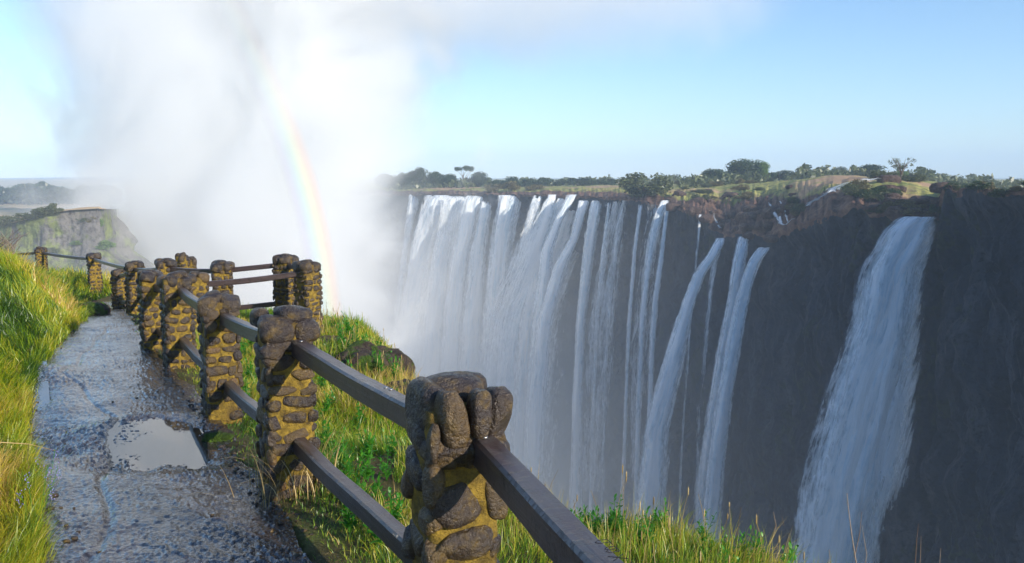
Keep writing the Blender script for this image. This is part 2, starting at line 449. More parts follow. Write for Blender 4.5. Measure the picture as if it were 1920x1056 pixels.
LBL = {'main': 'broad shallow puddle on the wet path reflecting the bright mist', 'side': 'narrow strip of standing water along the grassy left edge of the path'}
for w, zl, nm in PUD:
    c = w.mean(0); ring = []
    for i in range(len(w)):
        for t_ in np.linspace(0, 1, 6, endpoint=False): ring.append(w[i] * (1 - t_) + w[(i + 1) % len(w)] * t_)
    ring = np.array(ring); ring = c + (ring - c) * 1.22
    V = np.r_[ring, [c]]; V[:, 2] = zl
    n = len(ring)
    f = np.array([[i, (i + 1) % n, n] for i in range(n)])
    if np.cross(V[f[0, 1]] - V[f[0, 0]], V[f[0, 2]] - V[f[0, 0]])[2] < 0: f = f[:, ::-1]
    tag(obj('puddle', make_mesh('puddle', V, f), M['puddle']), LBL[nm], 'puddle')

# ------------------------------------------------------------------ masonry pillars and rails
def rstone(center, ax, seed, sub=2, box=3.0, amp=.16, cuts=3):
    v, f = ICO[sub]
    p = v / (np.sum(np.abs(v) ** box, 1, keepdims=True) ** (1 / box))
    p = p * (1 + amp * fbm(v * 1.3 + seed * 7.31, 3, seed)[:, None])
    # a few broken facets
    rg = np.random.default_rng(seed)
    for _ in range(cuts):
        nn = rg.normal(size=3); nn /= np.linalg.norm(nn); lim = rg.uniform(.62, .92)
        ex = np.maximum(p @ nn - lim, 0); p = p - ex[:, None] * nn * .85
    return np.asarray(center) + p @ np.asarray(ax), f

def core_mesh(hw, h, seed):
    nr, nc = 36, 56
    th = np.linspace(0, 2 * PI, nc, endpoint=False); zz = np.linspace(-.25, h - .075, nr)
    c, s = np.cos(th), np.sin(th); r = 1 / ((np.abs(c) ** 9 + np.abs(s) ** 9) ** (1 / 9))
    V = []
    for z in zz:
        k = hw * (1.08 - .08 * z / h)
        V.append(np.stack([c * r * k, s * r * k, np.full(nc, z)], 1))
    V = np.concatenate(V)
    nrm = np.stack([c, s, 0 * c], 1); nrm = np.tile(nrm, (nr, 1))
    V = V + nrm * (.012 * fbm(V * 12 + seed, 4, seed))[:, None]
    fs = []
    for i in range(nr - 1):
        for j in range(nc): fs.append([i * nc + j, i * nc + (j + 1) % nc, (i + 1) * nc + (j + 1) % nc, (i + 1) * nc + j])
    top = len(V); V = np.r_[V, [[0, 0, h - .065]]]
    f3 = [[(nr - 1) * nc + j, (nr - 1) * nc + (j + 1) % nc, top] for j in range(nc)]
    return make_mesh('mortar', V, [np.array(fs), np.array(f3)])

def facing(hw, h, seed, sub, unit, skip=None):
    rg = np.random.default_rng(seed); mb = MB()
    for face in range(4):
        a = face * PI / 2
        nx = np.array([math.sin(a), -math.cos(a), 0]); tx = np.array([math.cos(a), math.sin(a), 0]); uz = np.array([0, 0, 1.0])
        z = -.12
        while z < h - .2:
            rh = unit * rg.uniform(.55, 1.05)
            x = -hw - .01
            while x < hw:
                rw = unit * rg.uniform(.6, 1.7)
                rw = min(rw, hw - x + .03)
                if rw > .03 and rg.random() > .07 and not (skip and face == skip[0] and z > skip[1]):
                    cx = x + rw / 2; cz = z + rh / 2 + rg.uniform(-.012, .012)
                    dpt = min(rw, rh) * rg.uniform(.30, .46)
                    rot = rg.uniform(-.3, .3)
                    t2 = tx * math.cos(rot) + uz * math.sin(rot); u2 = uz * math.cos(rot) - tx * math.sin(rot)
                    c = tx * cx + uz * cz + nx * (hw * (1.06 - .06 * cz / h) - dpt * .45)
                    gap = rg.uniform(.86, 1.02)
                    mb.add(*rstone(c, [t2 * rw * .5 * gap, nx * dpt, u2 * rh * .5 * gap], int(rg.integers(1e6)), sub, rg.uniform(2.6, 4.5), .12), rg.beta(1.4, 2.0))
                x += rw
            z += rh * rg.uniform(1.0, 1.12)
    return mb

def pillar(parent, loc, rotz, hw, h, seed, detail=2, unit=.085, caps=None, label=None):
    p = obj('stone_pillar', core_mesh(hw - .012, h, seed), M['mortar'], parent, loc, rotz)
    if label: p['label'] = label
    rg = np.random.default_rng(seed + 5)
    facing(hw - .01, h, seed, detail, unit).build('facing_stones', M['stone'], p)
    if caps is None:
        caps = []
        n = 0
        for sx in (-1, 1):
            for sy in (-1, 1):
                r = rg.uniform(.75, 1.1)
                caps.append(((sx * hw * .52 + rg.uniform(-.02, .02), sy * hw * .52, h - .10 + rg.uniform(-.02, .015)), (hw * .62 * r, hw * .6 * rg.uniform(.8, 1.15), .085 * r), rg.uniform(-.5, .5), rg.uniform(-.25, .25), rg.beta(1, 2.5)))
        caps.append(((rg.uniform(-.04, .04), rg.uniform(-.04, .04), h - .05), (hw * .7, hw * .55, .055), rg.uniform(0, 3), rg.uniform(-.3, .3), .2))
    for i, (c, r, rz, tilt, ti) in enumerate(caps):
        m = Matrix.Rotation(rz, 3, 'Z') @ Matrix.Rotation(tilt, 3, 'Y')
        ax = [np.array(m.col[k]) * r[k] for k in range(3)]
        mb = MB(); mb.add(*rstone(c, ax, seed * 31 + i, 4 if detail > 2 else 3, 2.9, .16, 1), ti)
        mb.build('cap_stone', M['stone'], p)
    return p

def rail(parent, a, b, w=.075, h=.095, bolts=(), seed=0):
    a = np.asarray(a, float); b = np.asarray(b, float); L = np.linalg.norm(b - a); n = max(8, int(L / .05))
    xs_ = np.linspace(0, L, n); bev = .010
    prof = np.array([(-w / 2 + bev, -h / 2), (w / 2 - bev, -h / 2), (w / 2, -h / 2 + bev), (w / 2, h / 2 - bev), (w / 2 - bev, h / 2), (-w / 2 + bev, h / 2), (-w / 2, h / 2 - bev), (-w / 2, -h / 2 + bev)])
    V = np.concatenate([np.c_[np.full(8, x), prof] for x in xs_])
    V[:, 1:] *= (1 + .05 * fbm(V * 7 + seed, 3, seed))[:, None]
    V[:, 2] -= .022 * np.sin(np.clip(V[:, 0] / L, 0, 1) * PI) * (1 if L > 1.2 else 0); V[:, 1] += .012 * fbm(np.c_[V[:, 0] * 1.1, V[:, :1] * 0, V[:, :1] * 0 + seed], 2, seed + 3)
    fs = [[i * 8 + j, (i + 1) * 8 + j, (i + 1) * 8 + (j + 1) % 8, i * 8 + (j + 1) % 8] for i in range(n - 1) for j in range(8)]
    me = make_mesh('rail', V, [np.array(fs), np.array([list(range(7, -1, -1)), list(range((n - 1) * 8, n * 8))])], smooth=False)
    o = obj('rail', me, M['wood'], parent)
    d = (b - a) / L
    z = np.array([0, 0, 1.0]); y = np.cross(z, d); y /= np.linalg.norm(y); z2 = np.cross(d, y)
    o.matrix_local = Matrix(((d[0], y[0], z2[0], a[0]), (d[1], y[1], z2[1], a[1]), (d[2], y[2], z2[2], a[2]), (0, 0, 0, 1)))
    for x, yy in bolts:
        bm = bmesh.new(); bmesh.ops.create_uvsphere(bm, u_segments=14, v_segments=8, radius=.011)
        bmesh.ops.scale(bm, vec=(1, 1, .5), verts=bm.verts)
        me = bpy.data.meshes.new('bolt'); bm.to_mesh(me); bm.free()
        me.polygons.foreach_set('use_smooth', [True] * len(me.polygons))
        obj('bolt', me, M['metal'], o, (x, yy, h / 2 + .001))
    return o

def post(px, pytop, D):
    p = at(px, pytop, D); return p

H = 1.05
P1 = post(848, 712, 2.62); P2 = post(530, 577, 4.5); P3 = post(407, 548, 6.56); P4 = post(328, 510, 9.0); P5 = post(283, 506, 10.2)
P0 = P1 + np.array([.72, -2.12, .08])
near = [P0, P1, P2, P3, P4, P5]
fence = thing('fence', (P2[0], P2[1], gz1(P2[0], P2[1])), 'dark timber rail fence on stone pillars running along the right edge of the wet path', 'fence')
FO = np.array(fence.location)
def base_of(P): return np.array([P[0], P[1], P[2] - H])
ang = lambda a, b: math.atan2(b[1] - a[1], b[0] - a[0])
for i, P in enumerate(near):
    q = near[min(i + 1, 5)]; pr = near[max(i - 1, 0)]
    rz = ang(pr, q) - PI / 2
    hw = [.125, .128, .135, .135, .15, .15][i]
    caps = None
    if i == 1:
        caps = [((.02, -.045, H - .215), (.150, .12, .052), .0, .04, .30),
                ((.0, .05, H - .075), (.125, .10, .085), .1, -.05, .22),
                ((-.045, -.112, H - .105), (.048, .060, .100), .1, -.08, .75),
                ((.045, -.125, H - .090), (.036, .050, .080), 0, .05, .30),
                ((.122, -.080, H - .112), (.046, .070, .092), -.1, .20, .42),
                ((-.085, .02, H - .095), (.05, .115, .100), .1, .05, .05),
                ((.09, .08, H - .07), (.06, .06, .068), .2, .2, .25)]
    elif i == 2:
        caps = [((-.06, -.05, H - .115), (.105, .11, .085), .1, .1, .2), ((.10, -.04, H - .13), (.085, .11, .075), .1, -.1, .3), ((.055, -.01, H - .045), (.105, .09, .055), .2, .15, .12),
                ((-.11, .09, H - .06), (.05, .06, .055), .3, 0, .0), ((.06, .09, H - .1), (.09, .08, .08), 0, 0, .3), ((-.09, -.1, H - .235), (.07, .06, .05), 0, 0, .25), ((.08, -.1, H - .24), (.08, .06, .04), 0, 0, .5)]
    pillar(fence, base_of(P) - FO, rz, hw, H, 100 + i * 13, 3 if i in (1, 2, 3) else 2, .15 if i == 1 else .115 if i == 2 else .105, caps,
           {1: 'nearest pillar with three upright cobbles like knuckles under its cap', 2: 'second pillar with dry grass tangled round its foot'}.get(i))
UP = H - .215; LO = .27
offs = {0: (np.array([.055, 0, 0]), np.array([.03, .0, 0]))}
for i in range(5):
    a = base_of(near[i]) - FO; b = base_of(near[i + 1]) - FO
    s = np.array([.06, .03, 0]) if i == 0 else np.array([.03, .02, 0])
    d = (b - a) / np.linalg.norm(b - a)
    L = np.linalg.norm(b - a)
    bolts = [(L - .165, 0.0), (.3, .01)] if i == 0 else ([(.62, .01), (.66, .015), (1.95, 0)] if i == 1 else [(.4, 0)] if i == 2 else ())
    up = rail(fence, a + s + [0, 0, UP], b + s + [0, 0, UP], .082 if i == 0 else .075, .10, bolts, i)
    if i == 0:
        # old scratched letters on top of the nearest rail
        mb = MB()
        strokes = [[(0, 0), (.03, 0)], [(0, 0), (0, .012), (.008, .016), (.015, .012), (.015, 0)], [(.022 + .016, 0), (.038 + .026, 0)], [(.038, 0), (.038, .010), (.045, .013), (.051, .01), (.051, 0)], [(.051, .01), (.057, .015), (.064, .011), (.064, 0)],
                   [(.080, .0), (.105, .018)], [(.080, .018), (.105, .0)], [(.118, .0), (.140, .004), (.120, .016)]]
        for st in strokes:
            pts = []
            for q0, q1 in zip(st[:-1], st[1:]):
                for t_ in np.linspace(0, 1, 5): pts.append((L - 1.02 + -(q0[0] + (q1[0] - q0[0]) * t_) * 1.0, -.026 + (q0[1] + (q1[1] - q0[1]) * t_) * 2.0, .0505))
            V, fq = tube_pts(pts, np.full(len(pts), .0009), 5); mb.add(V, fq)
        mb.build('scratched_letters', bpy.data.materials.get('bolt_dark') or (lambda t: t.surf(t.principled((.01, .008, .01), .7)))(NT('bolt_dark')), up)
    rail(fence, a + s + [0, 0, LO], b + s + [0, 0, LO], .075, .095, (), i + 9)

Q = {k: post(*v) for k, v in dict(a=(365, 510, 11.5), b=(575, 487, 11.8), c=(535, 476, 12.6), d=(415, 488, 12.5), e=(310, 484, 13.2), f=(251, 489, 15.5), g=(223, 504, 18.4), h=(175, 474, 20.6), i=(76, 463, 23.2),
                                   k=(-60, 470, 26), m=(340, 474, 16.2), n=(358, 481, 16.6)).items()}
far = thing('fence', base_of(Q['d']), 'stone pillar fence with thin dark rails looping round the misty lookout beyond the path', 'fence')
FF = np.array(far.location)
for k, P in Q.items():
    small = k in 'mn'
    hw = .10 if small else .148
    hh = H + (.1 if k in 'bc' else 0)
    pillar(far, np.array([P[0], P[1], P[2] - hh]) - FF, {'h': .6, 'i': .5}.get(k, .3 + .2 * ord(k) % 1), hw, hh, 400 + ord(k), 2 if k not in 'hikmn' else 1, .10)
def frail(a, b, zo, w=.06, h=.075, seed=0):
    A = Q[a] + [0, 0, zo] - FF; B = Q[b] + [0, 0, zo] - FF
    rail(far, A, B, w, h, (), seed)
frail('a', 'b', -.19, .075, .08, 1)
for n_, (a, b) in enumerate([('b', 'c'), ('c', 'd'), ('d', 'e'), ('e', 'f'), ('f', 'h'), ('f', 'g'), ('h', 'i'), ('i', 'k')]):
    frail(a, b, -.17, seed=n_ + 3)
for n_, (a, b) in enumerate([('c', 'd'), ('d', 'e'), ('f', 'g'), ('e', 'f')]):
    frail(a, b, -.78, seed=n_ + 33)
frail('m', 'n', -.3, .05, .05, 8)

# ------------------------------------------------------------------ grass
def blades(roots, az, L, W, bend, tint, seg=4):
    n = len(roots); t = np.linspace(0, 1, seg + 1)
    hd = np.stack([np.cos(az), np.sin(az), 0 * az], 1); sd = np.stack([-np.sin(az), np.cos(az), 0 * az], 1)
    tw = RNG.uniform(-1.2, 1.2, n); sd = sd * np.cos(tw)[:, None] + hd * np.sin(tw)[:, None]
    V = np.zeros((n, (seg + 1) * 2, 3)); R = np.zeros((n, (seg + 1) * 2))
    px = np.zeros(n); pzz = np.zeros(n); dt = 1 / seg
    for i, tt in enumerate(t):
        w = W * (1 - tt ** 1.8) * (.55 + .45 * min(1, tt * 4)) + .0002
        c = roots + hd * (px * L)[:, None]; c[:, 2] += pzz * L
        V[:, 2 * i] = c - sd * (w / 2)[:, None]; V[:, 2 * i + 1] = c + sd * (w / 2)[:, None]
        R[:, 2 * i:2 * i + 2] = tt
        th = bend * (tt + .5 * dt) ** 1.2
        px = px + np.sin(th) * dt; pzz = pzz + np.cos(th) * dt
    m = (seg + 1) * 2
    base = (np.arange(n) * m)[:, None, None]
    q = np.array([[2 * i, 2 * i + 1, 2 * i + 3, 2 * i + 2] for i in range(seg)])[None]
    return V.reshape(-1, 3), (base + q).reshape(-1, 4), np.repeat(tint, m), R.ravel()

def scatter(n, y0, y1, fx0, fx1, power=1.0):
    """random ground points, denser close to the viewer"""
    y = y0 * (y1 / y0) ** (RNG.random(n) ** power)
    x = fx0(y) + (fx1(y) - fx0(y)) * RNG.random(n)
    return x, y

def grass(name, mat, label, parts):
    Vs, Fs, Ts, Rs = [], [], [], []; off = 0
    for v, f, t, r in parts:
        Vs.append(v); Fs.append(f + off); Ts.append(t); Rs.append(r); off += len(v)
    me = make_mesh(name, np.concatenate(Vs), np.concatenate(Fs), {'tint': np.clip(np.concatenate(Ts), 0, 1), 'rise': np.concatenate(Rs)})
    return tag(obj(name, me, mat), label, 'grass', kind='stuff')

def fb(x, y, s, seed, oct=3): return fbm(np.stack([x * s, y * s, 0 * x], 1), oct, seed)

# left bank: thick mounds of drooping grass
def bank_blades(n, y0, y1, lo, hi, wmul=1.0):
    x, y = scatter(n, y0, y1, lambda y: np.maximum(-.72 * y - 1.5, path_l(y) - 7), lambda y: path_l(y) + .02)
    keep = (edge_dist(x, y) < -.3) & ~((y > 5.0) & (y < 6.7) & (path_l(y) - x < .12))
    x, y = x[keep], y[keep]; n = len(x)
    cl = fb(x, y, 1.7, 61); cl2 = fb(x, y, .7, 62)
    edge = sstep(0, .5, path_l(y) - x)
    L = RNG.uniform(lo, hi, n) * (.75 + .9 * np.clip(cl + .3, 0, 1)) * (.45 + .55 * edge)
    az = 2.5 * PI * fb(x, y, .9, 63) + RNG.normal(0, .7, n) - .2
    W = np.clip(.0011 * y, .0035, .02) * RNG.uniform(.7, 1.5, n) * wmul
    tint = .41 + .95 * cl2 + .6 * cl + RNG.normal(0, .2, n)
    return blades(np.stack([x, y, gz(x, y) - .02], 1), az, L, W, RNG.uniform(.7, 2.0, n), tint)
def fringe(n):
    y = 3.0 * (19 / 3.0) ** RNG.random(n); x = path_l(y) + RNG.normal(-.03, .05, n) + .07 * fb(y, y * 0, 2.2, 66)
    k_ = fb(x, y, 2.4, 67) > -.2; x, y = x[k_], y[k_]; n = len(x)
    return blades(np.stack([x, y, gz(x, y)], 1), RNG.normal(0, 1.0, n), RNG.uniform(.08, .26, n), np.clip(.0011 * y, .003, .012), RNG.uniform(.5, 1.9, n), .35 + .8 * fb(x, y, 1.2, 68) + RNG.normal(0, .2, n))
grass('grass', M['bank'], 'tall yellow-green grass drooping in mounds on the bank left of the path',
      [bank_blades(105000, 3.0, 26, .12, .34), bank_blades(7000, 3.0, 24, .3, .5), fringe(11000)])

_es = np.array(sorted((e[1], e[0]) for e in EDGE[:17]))
def slope_x1(y): return np.interp(y, _es[:, 0], _es[:, 1]) + .45
def slope_blades(n, y0, y1, lo, hi, bend=(.3, 1.5), dry=0.0, edge_only=False, wm=1.0, near_fence=False):
    x, y = scatter(n, y0, y1, lambda y: path_r(y) - .03, slope_x1, .9)
    d = edge_dist(x, y); dp = x - path_r(y)
    bare = fb(x, y, 1.3, 71)
    keep = (d < .5) & (RNG.random(n) < sstep(-.02, .5, dp + .25 * bare) + .05) & (bare > -.42)
    if edge_only: keep &= d > -.75
    x, y = x[keep], y[keep]; n = len(x); d = d[keep]; dp = dp[keep]
    cl = fb(x, y, 2.6, 72); c2 = fb(x, y, .8, 73)
    L = RNG.uniform(lo, hi, n) * (.7 + .9 * np.clip(cl + .3, 0, 1)) * (.5 + .5 * sstep(0, .5, dp))
    az = 2 * PI * fb(x, y, 1.1, 74) + RNG.normal(0, 1.1, n)
    W = np.clip(.0011 * y, .003, .014) * RNG.uniform(.7, 1.4, n) * wm
    tint = .38 + .7 * c2 + .4 * cl + dry + RNG.normal(0, .17, n) - .15 * sstep(.5, 0, dp)
    return blades(np.stack([x, y, gz(x, y) - .02], 1), az, L, W, RNG.uniform(*bend, n), tint)
grass('grass', M['slope'], 'bright green and straw grass on the slope between fence and gorge',
      [slope_blades(100000, 2.0, 19, .04, .12), slope_blades(9000, 2.0, 18, .10, .22), slope_blades(9000, 2.0, 18, .12, .27, (.1, 1.0), .25, True, .8), slope_blades(16000, 2.0, 16, .08, .2, (1.3, 2.4), .4)])

# seed stalks standing along the brink
def stalks(n):
    x, y = scatter(n, 2.6, 15, lambda y: slope_x1(y) - 1.3, lambda y: slope_x1(y) - .2)
    k = edge_dist(x, y) < .3
    x, y = x[k], y[k]; n = len(x); mb = MB()
    z = gz(x, y)
    for i in range(n):
        L = RNG.uniform(.16, .34); a = RNG.uniform(0, 6.3); ln = RNG.uniform(.02, .3)
        t = np.linspace(0, 1, 5); p = np.c_[x[i] + math.cos(a) * ln * L * t ** 2, y[i] + math.sin(a) * ln * L * t ** 2, z[i] + L * t]
        ti = RNG.random()
        V, f = tube_pts(p, np.interp(t, [0, 1], [.0016, .0008]) * max(1, y[i] / 5), 4); mb.add(V, f, ti)
        if RNG.random() < .6:
            c = p[-1] + [0, 0, .01]; v, f = ICO[1]
            mb.add(c + v * [.0035, .0035, RNG.uniform(.014, .035)] * max(1, y[i] / 7), f, ti)
    return mb
sm = stalks(130).mesh('dry_stalks')
tag(obj('dry_stalks', sm, M['straw']), 'thin dry seed stalks standing up along the brink of the slope', 'grass', kind='stuff')

# ------------------------------------------------------------------ leafy weeds
def weed_mesh(seed):
    rg = np.random.default_rng(seed); st = MB(); lf = MB()
    for s in range(rg.integers(4, 7)):
        a = rg.uniform(0, 6.3); ln = rg.uniform(.05, .45); L = rg.uniform(.14, .26)
        t = np.linspace(0, 1, 6)
        p = np.c_[math.cos(a) * ln * L * t ** 1.3, math.sin(a) * ln * L * t ** 1.3, L * t]
        V, f = tube_pts(p, np.interp(t, [0, 1], [.003, .0015]), 5); st.add(V, f, .4)
        for k in range(11):
            tt = .15 + .85 * k / 10; c = np.array([np.interp(tt, t, p[:, j]) for j in range(3)])
            az = k * 2.4 + rg.uniform(-.4, .4); up = rg.uniform(.1, .9) if k < 9 else rg.uniform(.8, 1.3)
            ll = rg.uniform(.045, .075) * (1.15 - .5 * tt); w = ll * rg.uniform(.32, .45)
            d = np.array([math.cos(az) * math.cos(up), math.sin(az) * math.cos(up), math.sin(up)]); s_ = np.array([-math.sin(az), math.cos(az), 0]); nn = np.cross(d, s_)
            pts = [c]; 
            rowsv = []
            for q, wq, dr in ((0, .1, 0), (.3, .9, .02), (.6, .9, .0), (.85, .45, -.08), (1, .03, -.16)):
                o = c + d * ll * q + np.array([0, 0, 1]) * dr * ll
                rowsv += [o - s_ * w * wq * .5 - nn * w * .12 * wq, o, o + s_ * w * wq * .5 - nn * w * .12 * wq]
            ff = grid_faces(5, 3)
            lf.add(np.array(rowsv), ff, float(np.clip(rg.normal(.5, .25), 0, 1)))
    return st.mesh('stem'), lf.mesh('leaves')
WM = [weed_mesh(s) for s in range(4)]
def weed(x, y, s, i, label, group):
    t = thing('leafy_weed', (x, y, gz1(x, y) - .01), label, 'weed', group, RNG.uniform(0, 6.3)); t.scale = (s, s, s)
    a, b = WM[i % 4]; obj('stem', a, M['weed'], t); obj('leaves', b, M['weed'], t)
def on_ground(px, py):
    d = ray(px, py)
    lo_D = 2.0; Ds = np.arange(2, 40, .05)
    pp = d[None] * (Ds / d[1])[:, None]
    hit = np.nonzero(pp[:, 2] < gz(pp[:, 0], pp[:, 1]))[0]
    return pp[hit[0]] if len(hit) else pp[-1]
k = 0
spots = [(690, 905), (655, 935), (715, 955), (680, 980), (640, 880), (725, 905), (700, 1005), (655, 1000), (735, 1000), (670, 955), (620, 855), (735, 860), (690, 860), (650, 905), (716, 1030), (610, 905)]
for (px, py) in spots:
    p = on_ground(px, py); weed(p[0], p[1], RNG.uniform(.8, 1.15), k, 'bright green leafy weed in the grass between the two nearest pillars', 'leafy weeds between the two nearest pillars'); k += 1
for (px, py) in [(640, 745), (660, 765), (625, 770), (690, 770), (610, 790), (655, 725), (715, 785), (675, 800), (600, 740), (735, 770)]:
    p = on_ground(px, py); weed(p[0], p[1], RNG.uniform(.8, 1.2), k, 'leafy weed in a low patch under the long upper rail', 'leafy weeds under the upper rail'); k += 1
for (px, py) in [(470, 650), (455, 675), (465, 710), (450, 735), (462, 765), (640, 655), (690, 668)]:
    p = on_ground(px, py); weed(p[0], p[1], RNG.uniform(.9, 1.2), k, 'leafy weed on the grass behind the middle pillars of the path fence', 'leafy weeds behind the middle pillars'); k += 1
rv = np.random.default_rng(77); nb_ = 0
while nb_ < 22:
    y_ = rv.uniform(3.2, 4.5); x_ = rv.uniform(.25, 1.25); d_ = float(edge_dist(np.array([x_]), np.array([y_]))[0])
    if -.38 < d_ < .02:
        weed(x_, y_, rv.uniform(.5, .8), k, 'leafy weed among dry grass on the brink at the lower right', 'leafy weeds on the brink at lower right'); k += 1; nb_ += 1

# dead twigs standing out over the drop
def branchy(pts_list, name, label, cat, mat, group=None):
    mb = MB()
    for pts, r in pts_list:
        V, f = tube_pts(np.array(pts), np.linspace(r, r * .4, len(pts)), 6); mb.add(V, f, float(RNG.random()))
    o = mb.build(name, mat); tag(o, label, cat, group); return o
def px_line(D, pix, jit=.0): return [at(px, py, D + RNG.uniform(-jit, jit)) for px, py in pix]
branchy([(px_line(3.45, [(1606, 1120), (1606, 1060), (1598, 1010), (1592, 965), (1588, 925)]), .0035), (px_line(3.45, [(1602, 1045), (1612, 1000), (1616, 960)]), .0022), (px_line(3.45, [(1616, 1100), (1625, 1040), (1616, 985)]), .0022)],
        'dead_stem', 'forked bare stem rising in front of the foot of the large right waterfall', 'dead stem', M['twig'])
branchy([(px_line(3.5, [(1712, 1120), (1716, 1056), (1719, 1010), (1722, 982)]), .0025), (px_line(3.5, [(1722, 1100), (1726, 1040), (1727, 1005)]), .0018)],
        'dead_stem', 'thin bare stem pair against the dark rock right of the large waterfall', 'dead stem', M['twig'])
branchy([(px_line(3.5, [(1756, 1110), (1762, 1056), (1764, 1028)]), .0018)], 'dead_stem', 'short bare stem at the bottom edge, rightmost of the dead stems', 'dead stem', M['twig'])
branchy([(px_line(3.9, [(1432, 1075), (1445, 1020), (1455, 985), (1450, 960)]), .0035), (px_line(3.9, [(1442, 1030), (1470, 1022), (1478, 1000)]), .0022), (px_line(3.9, [(1455, 990), (1470, 985), (1466, 968)]), .0018)],
        'dead_stem', 'crooked dead twig at the end of the weeds on the brink', 'dead stem', M['twig'])
branchy([([on_ground(-30, 905) + [0, 0, .22], on_ground(10, 900) + [0, 0, .24], on_ground(60, 896) + [0, 0, .22], on_ground(108, 895) + [0, 0, .2]], .0045), ([on_ground(58, 896) + [0, 0, .22], on_ground(57, 925) + [0, 0, .2], on_ground(62, 950) + [0, 0, .1]], .002)],
        'straw_stalk', 'long dry straw lying across the grass at the left edge of the path', 'straw', M['straw'])
branchy([([on_ground(-20, 752) + [0, 0, .04], on_ground(20, 770) + [0, 0, .06], on_ground(42, 785) + [0, 0, .03]], .006)], 'straw_stalk', 'pale bent twig beside the strip of standing water', 'twig', M['straw'])

# tangle of dry grass round the second pillar's foot
b2 = base_of(P2); tb = []
nt = 150
a_ = RNG.uniform(0, 6.3, nt); r_ = RNG.uniform(.12, .3, nt)
tx_, ty_ = b2[0] + np.cos(a_) * r_, b2[1] + np.sin(a_) * r_ - .06
me_parts = blades(np.stack([tx_, ty_, gz(tx_, ty_)], 1), RNG.uniform(0, 6.3, nt), RNG.uniform(.15, .5, nt), np.full(nt, .005), RNG.uniform(.4, 2.6, nt), RNG.uniform(0, 1, nt), 6)
tm = make_mesh('dry_grass_tuft', me_parts[0], me_parts[1], {'tint': me_parts[2], 'rise': me_parts[3]})
tag(obj('dry_grass_tuft', tm, M['straw']), 'tangle of dry grass round the foot of the second pillar', 'grass tuft')

# small violet flowers in the near left grass
def flower_mesh(seed):
    rg = np.random.default_rng(seed); st = MB(); fl = MB()
    for s in range(4):
        a = rg.uniform(0, 6.3); L = rg.uniform(.22, .34); t = np.linspace(0, 1, 5)
        p = np.c_[math.cos(a) * .08 * t, math.sin(a) * .08 * t, L * t]; V, f = tube_pts(p, np.full(5, .0016), 4); st.add(V, f, .4)
        for q in range(16):
            c = p[-1] + [rg.normal(0, .008), rg.normal(0, .008), -.09 * q / 16]; v, f = ICO[1]; fl.add(c + v * rg.uniform(.002, .004), f, rg.random())
    return st.mesh('stem'), fl.mesh('blossom')
tf = NT('violet_petals'); M['violet'] = tf.surf(tf.principled(tf.ramp(tf.attr('tint'), [(0, (.12, .10, .34)), (1, (.30, .27, .55))]), .6))
FMs = flower_mesh(3)
for px, py, lb in ((86, 955, 'violet flower spikes in the grass beside the path edge'), (70, 1010, 'violet flower spikes low in the bottom left corner grass')):
    p = on_ground(px, py); t = thing('wild_flower', (p[0], p[1], gz1(p[0], p[1])), lb, 'flower'); obj('stem', FMs[0], M['weed'], t); obj('blossom', FMs[1], M['violet'], t)

# ------------------------------------------------------------------ rocks by the path and on the brink
def rock(name, loc, r, seed, mat, label, cat, group=None, box=2.6, amp=.3, sub=4, rz=0.0):
    m = Matrix.Rotation(rz, 3, 'Z'); ax = [np.array(m.col[k]) * r[k] for k in range(3)]
    v, f = rstone((0, 0, 0), ax, seed, sub, box, amp)
    v = v + (v / (np.linalg.norm(v, axis=1, keepdims=True) + 1e-9)) * (min(r) * .24 * fbm(v / min(r) * 2.2 + seed, 5, seed))[:, None]
    return tag(obj(name, make_mesh(name, v, f), mat, loc=loc), label, cat, group)
p = at(704, 657, 9.2); rock('boulder', (p[0], p[1], p[2] - .37), (.28, .56, .39), 21, M['outcrop'], 'big mossy rock on the brink right of the lookout corner', 'rock', rz=-.5, box=3.6, amp=.5)
for (px, py) in [(640, 648), (655, 632), (668, 655), (690, 676), (725, 700), (650, 668), (700, 690), (715, 706), (740, 716), (678, 662), (735, 700), (662, 645), (708, 672)]:
    p = on_ground(px, py); weed(p[0], p[1], RNG.uniform(.9, 1.4), k, 'leafy weed crowding round the mossy rock on the brink', 'leafy weeds round the mossy rock'); k += 1
p = at(770, 728, 7.6); rock('boulder', (p[0] + .0, p[1], p[2] - .10), (.22, .3, .15), 23, M['outcrop'], 'low grey rock on the brink behind the nearest pillar', 'rock', rz=.3)
p = on_ground(176, 612); rock('stone_block', (p[0] - .03, p[1] + .15, float(base_z(p[1])) + .10), (.19, .26, .15), 31, M['outcrop'], 'squared brown stone block at the left edge of the path bend', 'stone block', box=9, amp=.05)
p = on_ground(408, 838); rock('stone', (p[0], p[1], float(base_z(p[1])) + .02), (.12, .08, .05), 35, M['outcrop'], 'small flat stone at the right end of the puddle', 'stone', amp=.2, sub=3)

